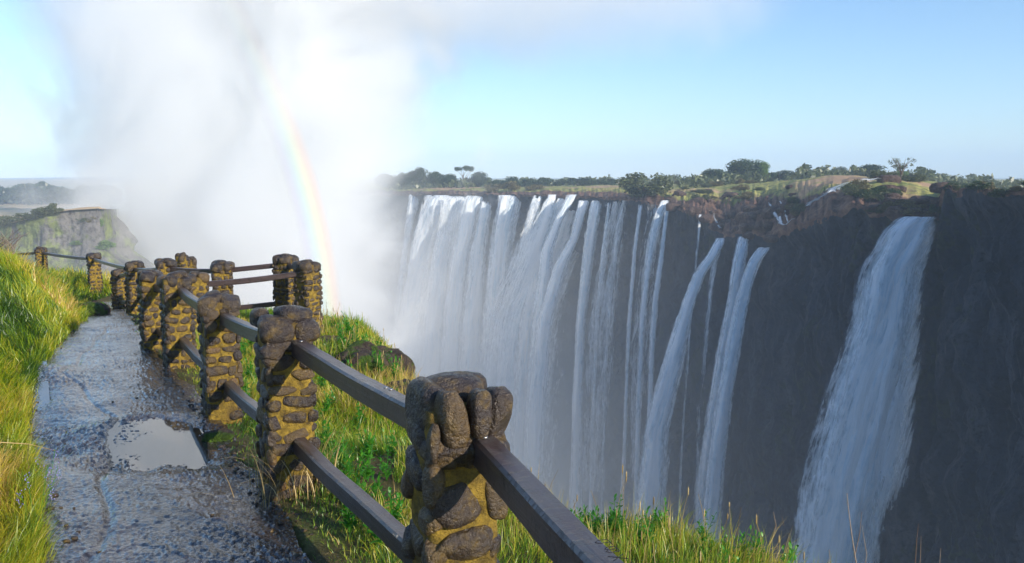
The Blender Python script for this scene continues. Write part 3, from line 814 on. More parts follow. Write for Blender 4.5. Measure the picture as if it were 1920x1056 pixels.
# grit and broken stones along the path edges
gb = MB(); rg_ = np.random.default_rng(71)
for i in range(420):
    y = 2.6 * (12 / 2.6) ** rg_.random(); sd_ = rg_.random()
    if sd_ < .55: x = path_r(y) + abs(rg_.normal(0, .14)) - .10
    elif sd_ < .75: x = path_l(y) + rg_.normal(.03, .08)
    else: x = path_l(y) + (path_r(y) - path_l(y)) * rg_.random()
    inside = path_l(y) < x < path_r(y)
    j = int(np.argmin((flat[:, 0] - x) ** 2 + (flat[:, 1] - y) ** 2)); z = pz[j] if inside else gz1(x, y)
    s_ = rg_.uniform(.004, .016) * (1 if sd_ < .75 else .6)
    gb.add(*rstone((x, y, z + s_ * .2), np.diag([s_ * rg_.uniform(.8, 1.6), s_ * rg_.uniform(.8, 1.4), s_ * .7]), 900 + i, 1, 3, .2, 2), float(rg_.beta(1.2, 2)))
tag(gb.build('gravel', M['stone']), 'scattered grit and broken stones along the edges of the wet path', 'gravel', kind='stuff')

# ------------------------------------------------------------------ the falls cliff and the plateau behind it
RIM = np.array([(2500, 335, 62), (2200, 338, 72), (2020, 342, 86), (1920, 350, 94), (1840, 352, 102), (1765, 362, 113), (1755, 406, 116), (1735, 409, 116.5), (1700, 413, 117.5), (1680, 392, 120), (1620, 388, 124), (1560, 396, 130), (1500, 418, 139), (1470, 432, 146), (1440, 448, 152), (1395, 438, 160),
                (1350, 438, 168), (1320, 412, 174), (1280, 396, 182), (1200, 378, 203), (1130, 370, 228), (1000, 366, 258), (900, 365, 283), (790, 365, 308), (700, 365, 332),
                (560, 365, 365), (400, 365, 395), (250, 365, 410), (60, 365, 420)], float)[::-1]
PLAT = np.array([(60, 3), (790, 3), (1000, 3), (1150, 4.0), (1270, 4.2), (1400, 5), (1560, 6.5), (1700, 6.0), (1800, 4.0), (1920, 3.0), (2500, 2.0)])   # height gained behind the rim
def rimD(px): return np.interp(px, RIM[:, 0], RIM[:, 2])
NS = 1150
spx = np.interp(np.linspace(0, 1, NS), np.linspace(0, 1, 5), [235, 760, 1250, 1560, 2500])
rim = np.array([at(p, np.interp(p, RIM[:, 0], RIM[:, 1]), rimD(p)) for p in spx])
ctr = rim[:, :2].copy()
ker = np.ones(41) / 41
sm_ = np.stack([np.convolve(np.pad(ctr[:, k], 20, mode='edge'), ker, 'valid') for k in (0, 1)], 1)
tg = np.gradient(sm_, axis=0); tg /= np.linalg.norm(tg, axis=1, keepdims=True)
nrm = np.stack([tg[:, 1], -tg[:, 0]], 1)
nrm *= np.sign(np.sum(nrm * -ctr, 1))[:, None]
arc = np.concatenate([[0], np.cumsum(np.linalg.norm(np.diff(ctr, axis=0), axis=1))])
rough = fbm(np.stack([arc * .35, arc * 0, arc * 0], 1), 4, 81)
rim[:, 2] += rough * (.5 + .9 * sstep(1420, 1520, spx)) + .5 * fbm(np.stack([arc * 1.3, arc * 0, arc * 0], 1), 3, 80)
depth = np.concatenate([np.linspace(0, 12, 26), np.linspace(12, 105, 120)[1:]])
S_, T_ = np.meshgrid(arc, depth, indexing='ij')
col = fbm(np.stack([S_.ravel() * .22, T_.ravel() * .02, 0 * S_.ravel()], 1), 4, 82)
blk = fbm(np.stack([S_.ravel() * .12, T_.ravel() * .10, 0 * S_.ravel()], 1), 5, 83)
led = fbm(np.stack([S_.ravel() * .02, T_.ravel() * .25, 0 * S_.ravel()], 1), 3, 84)
crk = np.abs(fbm(np.stack([S_.ravel() * .55 + blk * 1.5, T_.ravel() * .05, 0 * S_.ravel()], 1), 4, 87))
fin = fbm(np.stack([S_.ravel() * .9, T_.ravel() * .5, 0 * S_.ravel()], 1), 3, 88)
out = (col * 2.2 + blk * 3.4 + led * 1.2 - 1.6 - 1.6 * sstep(.16, .0, crk) + .7 * fin) * sstep(0, 4, T_.ravel()) + .10 * T_.ravel() * sstep(60, 105, T_.ravel()) - .5
V = np.zeros((NS, len(depth), 3))
V[:, :, :2] = ctr[:, None] + nrm[:, None] * out.reshape(NS, -1)[..., None]
V[:, :, 2] = rim[:, 2][:, None] - T_
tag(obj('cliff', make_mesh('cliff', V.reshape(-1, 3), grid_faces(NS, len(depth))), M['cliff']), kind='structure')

back = np.concatenate([[.15, .4], np.geomspace(.7, 90, 44), np.geomspace(100, 3600, 26)])
rad = np.linalg.norm(ctr, axis=1); dirs = ctr / rad[:, None]
B_ = np.repeat(back[None], NS, 0)
XY = ctr[:, None] + dirs[:, None] * B_[..., None]
rise = np.interp(spx, PLAT[:, 0], PLAT[:, 1])
ztop = (-7.4 + rise * 1.22)[:, None]
lo = rim[:, 2][:, None]
recess = np.clip((-7.5 - rim[:, 2]) / 4, 0, 1)[:, None]
k1 = 1 - np.exp(-B_ / (16 + 9 * recess))
zz = lo + (ztop - lo) * k1
zfar = ztop + (-1.0 - ztop) * sstep(150, 1500, B_)
zz = np.where(B_ > 60, zfar, zz)
P3_ = np.stack([XY[..., 0].ravel(), XY[..., 1].ravel(), 0 * B_.ravel()], 1)
rk = np.abs(fbm(P3_ * .35, 4, 85)); rk2 = fbm(P3_ * .09, 4, 86)
amp_ = (sstep(-.5, 3, B_) * (1 - sstep(14, 45, B_)) * (.5 + 1.3 * recess)).ravel()
zz = zz + ((rk * 2.2 - .5) * amp_ + rk2 * 1.0 * sstep(0, 20, B_).ravel() * (1 - sstep(200, 600, B_).ravel())).reshape(zz.shape)
tint = sstep(3, 22, B_ / (1 + 1.4 * recess))
Vp = np.concatenate([XY, zz[..., None]], 2)
Vp[:, 1] = V[:, 0]; Vp[:, 0] = V[:, 0] + [0, 0, -.6]; Vp[:, 0, :2] += nrm * -.05   # the lip butts against the top of the cliff
tag(obj('plateau', make_mesh('plateau', Vp.reshape(-1, 3), grid_faces(NS, len(back), flip=True), {'tint': tint.ravel()}), M['plateau']), kind='structure')

def plateau_z(x, y):
    """height of the plateau under a point, read from the mesh grid"""
    r = math.hypot(x, y); a = math.atan2(x, y); aa = np.arctan2(dirs[:, 0], dirs[:, 1])
    i = int(np.argmin(np.abs(aa - a))); b = r - rad[i]
    return float(np.interp(b, back, Vp[i, :, 2]))

# ------------------------------------------------------------------ headland on the left, across the bend of the gorge
HP = np.array([(-520, 425, 175), (-200, 425, 168), (-60, 424, 160), (0, 422, 156), (40, 414, 153), (80, 402, 152), (130, 394, 153), (186, 391, 154), (190, 392, 158), (205, 392, 172), (222, 392, 190), (226, 392, 240), (205, 380, 330)], float)
t0 = np.linspace(0, 1, len(HP)); NH = 300
tt = np.linspace(0, 1, NH)
hp = np.stack([np.interp(tt, t0, HP[:, k]) for k in range(3)], 1)
hr = np.array([at(*q) for q in hp])
hc = hr[:, :2]; hd = np.linspace(0, 1, 90)
ht = np.gradient(np.stack([np.convolve(np.pad(hc[:, k], 6, mode='edge'), np.ones(13) / 13, 'valid') for k in (0, 1)], 1), axis=0)
ht /= np.linalg.norm(ht, axis=1, keepdims=True) + 1e-9
hn = np.stack([ht[:, 1], -ht[:, 0]], 1)
ha = np.concatenate([[0], np.cumsum(np.linalg.norm(np.diff(hc, axis=0), axis=1))])
SA, TA = np.meshgrid(ha, hd * 95, indexing='ij'); q_ = np.stack([SA.ravel(), TA.ravel(), 0 * SA.ravel()], 1)
o_ = (fbm(q_ * [.25, .06, 1], 4, 91) * 3.0 + fbm(q_ * [.1, .12, 1], 5, 92) * 3.2 + fbm(q_ * [.04, .3, 1], 3, 93) * 2.0) * sstep(0, 5, TA.ravel()) + .16 * TA.ravel() + 4.0 * sstep(9, 13, TA.ravel()) - .5
Vh = np.zeros((NH, 90, 3)); Vh[:, :, :2] = hc[:, None] + hn[:, None] * o_.reshape(NH, 90)[..., None]; Vh[:, :, 2] = hr[:, 2][:, None] - TA
tag(obj('headland', make_mesh('headland', Vh.reshape(-1, 3), grid_faces(NH, 90)), M['headland']), kind='structure')
m8 = int(NH * 8.6 / 12)
hb = np.concatenate([[-.6, 0], np.geomspace(1, 2600, 46)])
hrad = np.linalg.norm(hc[:m8], axis=1); hdir = hc[:m8] / hrad[:, None]
HXY = hc[:m8, None] + hdir[:, None] * hb[None, :, None]
hz = hr[:m8, 2][:, None] + (-10 - hr[:m8, 2][:, None]) * sstep(5, 60, hb)[None] - 8.0 * sstep(100, 380, hb)[None] + 16.0 * sstep(700, 1900, hb)[None] + fbm(np.stack([HXY[..., 0].ravel() * .08, HXY[..., 1].ravel() * .08, 0 * HXY[..., 0].ravel()], 1), 4, 95).reshape(m8, -1) * 1.2 * sstep(0, 10, hb)[None]
tag(obj('field', make_mesh('field', np.concatenate([HXY, hz[..., None]], 2).reshape(-1, 3), grid_faces(m8, len(hb), flip=True), {'tint': np.repeat(sstep(2, 25, hb)[None], m8, 0).ravel()}), M['field']), kind='structure')

# low hills on the skyline and the river in the gorge
hx = np.linspace(-3600, 3600, 240); prof = 15 + 4 * fbm(np.stack([hx * .0016, 0 * hx, 0 * hx], 1), 4, 97)
hv = []
for yy, kk in ((2500, 0), (2600, .7), (2750, 1), (3000, .9), (3400, .5)):
    for x, z in zip(hx, prof): hv.append((x, yy, -12 + z * kk))
th = NT('hill_bush'); nn_ = th.noise(th.coord(), .02, 5); M['hill'] = th.surf(th.principled(th.ramp(nn_, [(.3, (.03, .045, .025)), (.7, (.08, .09, .045))]), .9))
tag(obj('hills', make_mesh('hills', np.array(hv), grid_faces(5, 240)), M['hill']), kind='structure')
rx = np.linspace(-700, 400, 60); ry = np.linspace(-120, 700, 50); RX, RY = np.meshgrid(rx, ry)
tr_ = NT('river_water'); rn = tr_.noise(tr_.coord(), .12, 5, .65)
M['river'] = tr_.surf(tr_.principled(tr_.ramp(rn, [(.4, (.03, .06, .06)), (.6, (.6, .66, .68))]), .25, tr_.bump(rn, .6, .8)))
tag(obj('river', make_mesh('river', np.stack([RX, RY, -104 + .8 * fbm(np.stack([RX.ravel() * .05, RY.ravel() * .05, 0 * RX.ravel()], 1), 3, 98).reshape(RX.shape)], -1).reshape(-1, 3), grid_faces(50, 60)), M['river']), kind='structure')

# ------------------------------------------------------------------ waterfalls
def fall(stations, label, mat, group=None, leap=6.0, layers=3, seed=0, bulge=.22, dD=0.0, arc_in=True):
    """stations: (pixel row, left, right) read off the photograph; each row gets its own distance, so the sheet is a curved body of water standing off the rock."""
    st = np.array(stations, float)
    n = 90; ys_ = st[0, 0] + (st[-1, 0] - st[0, 0]) * np.linspace(0, 1, n) ** 1.25
    xl = np.interp(ys_, st[:, 0], st[:, 1]); xr = np.interp(ys_, st[:, 0], st[:, 2])
    for _ in range(3):
        xl[1:-1] = (xl[:-2] + 2 * xl[1:-1] + xl[2:]) / 4; xr[1:-1] = (xr[:-2] + 2 * xr[1:-1] + xr[2:]) / 4
    D0 = rimD((st[0, 1] + st[0, 2]) / 2) + dD
    k = np.linspace(0, 1, n)
    D = D0 - 1.0 - leap * sstep(-.25, 1, k) + (2.6 * np.exp(-k * 28) if group else 1.0 * np.exp(-k * 40))
    m = 25; u = np.linspace(0, 1, m)
    grow = (1.12 + (.45 * k if group else .06 * k)); cc = (xl + xr) / 2; ww = (xr - xl) * grow; xl = cc - ww / 2; xr = cc + ww / 2
    Vs, Fs, UV, ED, FA = [], [], [], [], []; off = 0
    for la in range(layers):
        sc = 1.0 - .13 * la
        V = np.zeros((n, m, 3)); L = np.zeros((n, m, 2))
        v_acc = 0; prev = None
        for i in range(n):
            c = .5 * (xl[i] + xr[i]); w = (xr[i] - xl[i]) * sc
            a = at(c - w / 2, ys_[i], D[i]); b = at(c + w / 2, ys_[i], D[i])
            wm = np.linalg.norm(b - a); mid = (a + b) / 2
            if prev is not None: v_acc += np.linalg.norm(mid - prev)
            prev = mid
            nv = np.array([-mid[0], -mid[1], 0]); nv /= np.linalg.norm(nv)
            bow = bulge * wm * (1 - (2 * u - 1) ** 2) * min(1, k[i] * 6 + .15) + la * .5
            V[i] = a + (b - a) * u[:, None] + nv * bow[:, None]
            L[i, :, 0] = u * wm + la * 37.3 + seed * 11.7; L[i, :, 1] = v_acc + seed * 5.1
        nz = fbm(np.stack([L[..., 0].ravel() * .7, L[..., 1].ravel() * .09, np.full(n * m, seed + la * 3.0)], 1), 4, 60 + seed).reshape(n, m)
        V += np.array([-.5, -.85, 0]) * (nz * np.minimum(.9, .12 * (xr - xl)[:, None] * D[:, None] / F))[..., None]
        Vs.append(V.reshape(-1, 3)); Fs.append(grid_faces(n, m, off)); off += n * m
        UV.append(L.reshape(-1, 2)); ED.append(np.tile(np.abs(2 * u - 1), n)); FA.append(np.repeat(k, m))
    me = make_mesh('waterfall', np.concatenate(Vs), np.concatenate(Fs), {'edge': np.concatenate(ED), 'fall': np.concatenate(FA)}, np.concatenate(UV))
    return tag(obj('waterfall', me, mat), label, 'waterfall', group)
WF, WMD, WT = M['water_full'], M['water_mid'], M['water_thin']
GC = 'streams of the broad curtain falls'
fall([(406, 1688, 1758), (412, 1678, 1757), (430, 1655, 1755), (470, 1634, 1749), (500, 1615, 1744), (550, 1603, 1738), (600, 1593, 1731), (700, 1556, 1722), (800, 1527, 1713), (900, 1502, 1703), (960, 1492, 1672), (1056, 1478, 1655), (1150, 1465, 1640)],
     'massive foaming waterfall plunging alone down the dark cliff at right', WF, leap=9, layers=4, seed=1, bulge=.16)
fall([(446, 1341, 1363), (478, 1324, 1349), (512, 1299, 1326), (567, 1277, 1305), (680, 1240, 1284), (804, 1203, 1258), (934, 1192, 1252), (1020, 1186, 1248)], 'narrow bright white plume arching left from a rock ledge, left of the twin streams', WF, leap=8, seed=2)
fall([(443, 1384, 1406), (493, 1371, 1400), (555, 1362, 1395), (640, 1345, 1378), (742, 1328, 1362), (866, 1309, 1345), (978, 1303, 1338), (1040, 1300, 1336)], 'left-hand stream of the twin falls that merge below the rock ledge', WF, leap=7, seed=3)
fall([(464, 1418, 1447), (490, 1400, 1428), (524, 1388, 1416), (617, 1366, 1398), (742, 1342, 1376), (866, 1325, 1362), (978, 1315, 1354), (1040, 1312, 1350)], 'right-hand stream of the twin falls, leaping from the higher dark shoulder', WF, leap=8, seed=4, dD=-2)
fall([(450, 1348, 1362), (493, 1329, 1348), (617, 1314, 1336), (773, 1302, 1324), (1000, 1294, 1314)], 'faint veil of water between the white plume and the twin falls', WT, leap=4, seed=5, layers=2)
fall([(366, 795, 872), (400, 785, 850), (465, 768, 818), (530, 760, 806), (600, 750, 794), (700, 742, 790), (800, 736, 786)], 'leftmost thick stream of the broad curtain, beside the mist column', WF, GC, seed=6, leap=9)
fall([(368, 833, 890), (378, 833, 872), (465, 812, 850), (600, 795, 835), (700, 788, 830), (800, 782, 828)], 'second stream from the left of the broad curtain', WF, GC, seed=7, leap=9)
fall([(367, 870, 918), (372, 867, 911), (465, 850, 883), (600, 832, 866), (700, 826, 864), (820, 820, 862)], 'third stream from the left of the broad curtain', WF, GC, seed=8, leap=9)
fall([(378, 901, 926), (465, 884, 912), (600, 868, 906), (700, 862, 902), (820, 858, 900)], 'fourth stream from the left, narrow beneath a dark lip of rock', WF, GC, seed=9, leap=8)
fall([(366, 934, 981), (465, 918, 960), (600, 906, 953), (700, 900, 948), (840, 896, 946)], 'wide stream in the middle of the broad curtain, fifth from the left', WF, GC, seed=10, leap=8)
fall([(366, 997, 1018), (465, 972, 1001), (600, 950, 985), (700, 945, 985), (850, 938, 982)], 'sixth stream from the left in the broad curtain, left of a forked one', WF, GC, seed=11, leap=7)
fall([(365, 1027, 1045), (430, 1010, 1035), (500, 990, 1025), (600, 973, 1015), (700, 966, 1008), (860, 960, 1002)], 'seventh stream from the left, widening as it drops', WF, GC, seed=12, leap=7)
fall([(365, 1062, 1085), (413, 1038, 1056), (465, 1016, 1039), (600, 998, 1028), (720, 990, 1018), (880, 984, 1012)], 'eighth stream from the left, leaning strongly leftwards from the lip', WF, GC, seed=13, leap=8)
fall([(376, 1085, 1107), (447, 1068, 1086), (500, 1038, 1062), (600, 1007, 1035), (760, 992, 1020), (930, 986, 1012)], 'ninth stream from the left, a slanting white ribbon', WF, GC, seed=14, leap=8)
fall([(376, 1106, 1132), (465, 1092, 1117), (600, 1080, 1098), (750, 1074, 1092), (1000, 1068, 1088)], 'rightmost stream of the broad curtain, falling as a straight ribbon', WF, GC, seed=15, leap=6)
fall([(372, 985, 1135), (450, 960, 1110), (600, 900, 1070), (760, 880, 1060), (900, 870, 1060)], 'thin veil of spray hanging behind the right half of the broad curtain', WMD, seed=16, leap=3, layers=2, bulge=.05, dD=3)
fall([(372, 800, 990), (450, 790, 975), (600, 760, 950), (760, 745, 940), (860, 740, 935)], 'thin veil of spray hanging behind the left half of the broad curtain', WMD, seed=26, leap=3, layers=2, bulge=.05, dD=5)
fall([(376, 1160, 1186), (420, 1150, 1174), (465, 1142, 1168), (560, 1135, 1152), (680, 1126, 1144), (980, 1116, 1134)], 'broken thin trickle just right of the broad curtain', WT, seed=17, leap=4, layers=2)
fall([(376, 1236, 1257), (400, 1224, 1251), (440, 1212, 1236), (532, 1204, 1218), (600, 1197, 1210), (760, 1190, 1204), (990, 1184, 1198)], 'left thread of the forked trickle near the middle of the cliff', WMD, seed=18, leap=4, layers=2)
fall([(382, 1246, 1258), (430, 1240, 1252), (500, 1230, 1245), (560, 1222, 1236), (680, 1214, 1228), (990, 1204, 1218)], 'right thread of the forked trickle near the middle of the cliff', WMD, seed=19, leap=4, layers=2)
fall([(378, 1108, 1206), (480, 1090, 1190), (600, 1078, 1180), (760, 1072, 1165), (920, 1070, 1150)], 'faint veil of water between the broad curtain and the forked trickle', WT, seed=31, leap=2.5, layers=2, bulge=.04, dD=2)
fall([(382, 1200, 1268), (500, 1180, 1250), (640, 1166, 1236), (900, 1160, 1222)], 'faint veil of water hanging behind the forked trickle', WT, seed=32, leap=2.0, layers=2, bulge=.04, dD=3)
fall([(380, 1138, 1148), (470, 1126, 1136), (600, 1114, 1124), (800, 1106, 1116), (960, 1102, 1112)], 'hair-thin trickle close to the right edge of the broad curtain', WMD, seed=33, leap=4, layers=2)
fall([(384, 1196, 1206), (480, 1184, 1194), (620, 1174, 1184), (820, 1166, 1176), (980, 1160, 1170)], 'hair-thin trickle left of the forked trickle', WMD, seed=34, leap=3, layers=2)
fall([(402, 1308, 1318), (450, 1304, 1314), (492, 1300, 1310), (600, 1290, 1300), (800, 1276, 1286), (960, 1268, 1278)], 'hair-thin trickle left of the white plume', WT, seed=20, leap=2, layers=2)
fall([(365, 764, 792), (450, 752, 772), (600, 735, 755), (720, 725, 748)], 'faint outermost stream half lost in the mist column', WMD, seed=24, leap=8, layers=2, dD=4)
# rapids tumbling across the rocks on top
_PA = np.arctan2(dirs[:, 0], dirs[:, 1])
def on_plateau(px, py):
    """the point of the plateau surface seen at a pixel of the photograph"""
    d = ray(px, py); a = math.atan2(d[0], d[1]); i = int(np.argmin(np.abs(_PA - a)))
    hd_ = math.hypot(d[0], d[1])
    rr = rad[i] + np.linspace(.0, 160, 1200); zs = np.interp(rr - rad[i], back[2:], Vp[i, 2:, 2])
    rayz = d[2] / hd_ * rr
    hit = np.nonzero(rayz <= zs)[0]
    j = hit[0] if len(hit) else 3
    return np.array([d[0] / hd_ * rr[j], d[1] / hd_ * rr[j], zs[j]])
def rapid(stations, label, seed, mat='rapid'):
    c = []
    for k in range(len(stations) - 1):
        for t_ in np.linspace(0, 1, 7, endpoint=False):
            c.append([stations[k][j] * (1 - t_) + stations[k + 1][j] * t_ for j in range(3)])
    c.append(list(stations[-1])); m = 9; V = []; UV = []; ED = []; acc = 0
    P = np.array([on_plateau(px, py) for px, py, _ in c])
    for _ in range(2): P[1:-1] = (P[:-2] + P[1:-1] * 2 + P[2:]) / 4
    for i, (px, py, hw) in enumerate(c):
        p = P[i]; wm = hw * p[1] / F * (1 + .35 * vnoise(np.array([[i * .45, seed, 0.]]), 3)[0])
        if i: acc += np.linalg.norm(P[i] - P[i - 1])
        tv = np.array([-p[0], -p[1], 0]); tv /= np.linalg.norm(tv); side = np.array([-tv[1], tv[0], 0])
        if side[0] < 0: side = -side
        for u_ in np.linspace(-1, 1, m):
            q = p + side * u_ * wm + tv * .25; q[2] = max(q[2], plateau_z2(q[0], q[1])) + .45 + .5 * (1 - u_ * u_)
            V.append(q); UV.append((u_ * wm + seed * 9, acc)); ED.append(abs(u_) * .85)
    me = make_mesh('rapid', np.array(V), grid_faces(len(c), m), {'edge': ED, 'fall': np.full(len(V), .5)}, np.array(UV))
    return tag(obj('rapid', me, M[mat]), label, 'rapids')
def plateau_z2(x, y):
    r = math.hypot(x, y); i = int(np.argmin(np.abs(_PA - math.atan2(x, y))))
    return float(np.interp(r - rad[i], back[2:], Vp[i, 2:, 2]))
rapid([(1640, 345, 16), (1612, 349, 22), (1585, 354, 22), (1566, 362, 18), (1556, 371, 18), (1540, 380, 16), (1524, 388, 14), (1514, 396, 8)], 'white rapids stepping down the rocks on top of the cliff, above the ledge falls', 3)
rapid([(1493, 382, 7), (1487, 389, 8), (1482, 397, 7)], 'small splash of white water left of the stepped rapids', 7)
rapid([(1440, 388, 4), (1449, 402, 4.5), (1458, 418, 5), (1466, 430, 5.5), (1486, 436, 7)], 'small zigzag cascade above the twin falls', 11)
rapid([(1462, 386, 3), (1470, 398, 3.5), (1474, 414, 3), (1477, 430, 3.5)], 'tiny thread of water beside the zigzag cascade', 13)
rapid([(1334, 404, 6), (1340, 418, 5), (1348, 432, 5), (1352, 440, 6)], 'short cascade over brown rocks feeding the white plume', 15)

# ------------------------------------------------------------------ trees and bushes (unit size: 1 wide, 1 tall)
def crown_mesh(seed, clumps, nleaf, leaf=.035):
    rg = np.random.default_rng(seed); Vs = []; ts = []
    for (c, r, share) in clumps:
        n = int(nleaf * share); d = rg.normal(size=(n, 3)); d /= np.linalg.norm(d, axis=1, keepdims=True)
        rr = rg.random(n) ** .4
        wob = 1 + .35 * fbm(d * 2.3 + seed, 3, seed)
        p = np.array(c) + d * np.array(r) * (rr * wob)[:, None]
        a = rg.normal(size=(n, 3)); a /= np.linalg.norm(a, axis=1, keepdims=True)
        b = np.cross(a, rg.normal(size=(n, 3))); b /= np.linalg.norm(b, axis=1, keepdims=True)
        s = leaf * rg.uniform(.6, 1.5, n)[:, None]
        Vs.append(np.stack([p - a * s, p + b * s * .6, p + a * s, p - b * s * .6], 1).reshape(-1, 3))
        ts.append(np.repeat(np.clip(rg.normal(.5, .25, n), 0, 1), 4))
    V = np.concatenate(Vs); f = np.arange(len(V)).reshape(-1, 4)
    return make_mesh('crown', V, f, {'tint': np.concatenate(ts), 'rise': np.zeros(len(V))}, smooth=False)

def rclumps(seed, n, zc, zr, spread, r):
    rg = np.random.default_rng(seed); out = []
    for i in range(n):
        a = rg.uniform(0, 6.3); q = rg.random() ** .5 * spread
        z = zc + rg.uniform(-zr, zr) * math.sqrt(max(.06, 1 - (q / max(spread, .01)) ** 2 * .9))
        k = r * rg.uniform(.6, 1.2)
        out.append(((math.cos(a) * q, math.sin(a) * q, z), (k, k, k * .85), k * k))
    t = sum(o[2] for o in out)
    return [(c, r_, s / t) for c, r_, s in out]

def trunk_mesh(seed, h, r, limbs=5, spread=.3, top=.75):
    rg = np.random.default_rng(seed); mb = MB()
    t = np.linspace(0, 1, 7); p = np.c_[.03 * np.sin(t * 4 + seed), .03 * np.cos(t * 3), -.04 + h * t]
    V, f = tube_pts(p, r * (1 - .55 * t), 8); mb.add(V, f)
    for k in range(limbs):
        a = k * 6.28 / limbs + rg.uniform(-.4, .4); s0 = rg.uniform(.45, .95); b = np.array([np.interp(s0, t, p[:, j]) for j in range(3)])
        e = np.array([math.cos(a) * spread * rg.uniform(.6, 1.1), math.sin(a) * spread * rg.uniform(.6, 1.1), top * rg.uniform(.8, 1.05)])
        tt_ = np.linspace(0, 1, 6)[:, None]; q = b + (e - b) * tt_ + np.array([0, 0, .06]) * np.sin(tt_ * PI)
        V, f = tube_pts(q, r * .45 * (1 - .75 * tt_[:, 0]), 6); mb.add(V, f)
    return mb.mesh('trunk')

PROTO = {
    'round': [(crown_mesh(s, rclumps(s, 34, .46, .40, .34, .19), 6500, .024), trunk_mesh(s, .45, .035)) for s in (1, 2, 3)],
    'bush': [(crown_mesh(s, rclumps(s, 18, .42, .36, .38, .22), 2800, .032), trunk_mesh(s, .25, .025, 6, .35, .5)) for s in (4, 5, 6)],
    'flat': [(crown_mesh(s, rclumps(s, 14, .82, .07, .42, .13), 1500, .022), trunk_mesh(s, .55, .028, 7, .38, .8)) for s in (7, 8)],
    'thin': [(crown_mesh(s, rclumps(s, 16, .66, .26, .42, .10), 700, .020), trunk_mesh(s, .55, .028, 9, .42, .85)) for s in (9, 10)],
}
tcount = 0
def tree(kind, px, D, wpx, hpx, mat, label, group=None, name='tree', cat=None, sink=0.0, z=None):
    global tcount
    d = ray(px, 335); x = d[0] / d[1] * D; y = D
    zz = plateau_z(x, y) if z is None else z
    cr, tr = PROTO[kind][tcount % len(PROTO[kind])]; tcount += 1
    t = thing(name, (x, y, zz - .15 - sink), label, cat or name.split('_')[-1], group, RNG.uniform(0, 6.3))
    t.scale = (wpx * D / F, wpx * D / F, hpx * D / F)
    c = obj('crown', cr, None, t)
    if not cr.materials: cr.materials.append(None)
    c.material_slots[0].link = 'OBJECT'; c.material_slots[0].material = M[mat]
    obj('trunk', tr, M['bark'], t)
    return t
tree('round', 1402, 262, 84, 54, 'leafdark', 'big round dark green tree, tallest on the plateau skyline')
tree('round', 1430, 258, 34, 40, 'leaflight', 'smaller bright green tree touching the right side of the tallest tree')
tree('round', 1340, 258, 54, 36, 'leafdark', 'dark low tree left of the tallest tree')
tree('bush', 1302, 262, 40, 22, 'leafdark', 'small dark bush between the low dark tree and the round lip bush', name='bush')
tree('bush', 1462, 275, 42, 26, 'leafdark', 'dark domed bush right of the tallest tree', name='bush')
tree('bush', 1208, 207, 96, 58, 'leafgrey', 'broad grey-green bush growing right on the lip of the cliff', name='bush')
tree('bush', 1238, 210, 50, 40, 'leafgrey', 'smaller grey-green bush leaning on the right of the broad lip bush', name='bush')
tree('thin', 1266, 285, 12, 26, 'leafdark', 'thin little tree standing alone on the skyline right of the lip bush')
tree('flat', 870, 350, 40, 42, 'leafdark', 'flat-topped tree rising from the misty trees above the left falls')
tree('thin', 1690, 150, 52, 54, 'leafgrey', 'sparse half-bare thorn tree above the massive right waterfall', sink=.2)
tree('round', 1630, 245, 76, 30, 'leafdark', 'wide flattened dark green tree left of the thorn tree')
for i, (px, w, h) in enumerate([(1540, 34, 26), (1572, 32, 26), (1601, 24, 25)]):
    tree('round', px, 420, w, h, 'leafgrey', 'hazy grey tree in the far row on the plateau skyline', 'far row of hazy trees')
for px, w, h, D in [(1785, 24, 20, 170), (1812, 24, 20, 175)]:
    tree('round', px, D, w, h, 'leafdark', 'small dark round tree on the skyline at the far right', 'small round trees at far right')
for px, w, h in [(785, 46, 40), (815, 40, 36), (842, 40, 32), (898, 46, 30), (760, 40, 36), (725, 46, 36)]:
    tree('round', px, 345, w, h, 'leafdark', 'misty dark tree on the plateau above the leftmost streams', 'misty trees above the left falls')
for px, w, h in [(930, 36, 20), (962, 46, 26), (990, 32, 20), (1022, 46, 22), (1050, 30, 18), (1082, 44, 20), (1110, 30, 18), (1140, 36, 16)]:
    tree('bush', px, 330, w, h, 'leafdark', 'low blue-green bush in the hazy line above the middle of the falls', 'hazy bushes above the middle falls', name='bush')
for px, w, h in [(960, 44, 24), (1000, 36, 16), (925, 40, 20)]:
    tree('bush', px, 285, w, h, 'leafbrown', 'pale olive bush close behind the lip of the broad curtain', 'pale bushes close behind the curtain lip', name='bush')
rs = np.random.default_rng(44)
for i in range(26):
    px = rs.uniform(1480, 1700); D = rs.uniform(215 if px > 1645 else 245, 310)
    tree('bush', px, D, rs.uniform(20, 46), rs.uniform(10, 20), ['leafgrey', 'leaflight', 'leafbrown', 'leafgrey'][i % 4], 'rounded bush in the yellow-green scrub behind the stepped rapids', 'scrub bushes behind the rapids', name='bush')
for i in range(30):
    px = rs.uniform(1640, 1960); D = rimD(px) + (rs.uniform(.3, 3) if i % 2 else rs.uniform(4, 50))
    tree('bush', px, D, rs.uniform(26, 60), rs.uniform(12, 26), ['leafgrey', 'leafbrown', 'leafgrey', 'leafdark'][i % 4], 'olive bush in the scrub above the dark right-hand cliff', 'scrub bushes above the right cliff', name='bush')
for i in range(16):
    px = rs.uniform(1270, 1425); D = rimD(px) + rs.uniform(12, 75)
    tree('bush', px, D, rs.uniform(18, 38), rs.uniform(8, 18), ['leafbrown', 'leafgrey', 'leafbrown'][i % 3], 'dry brown bush among the rocks above the ledge falls', 'dry bushes among the brown rim rocks', name='bush')
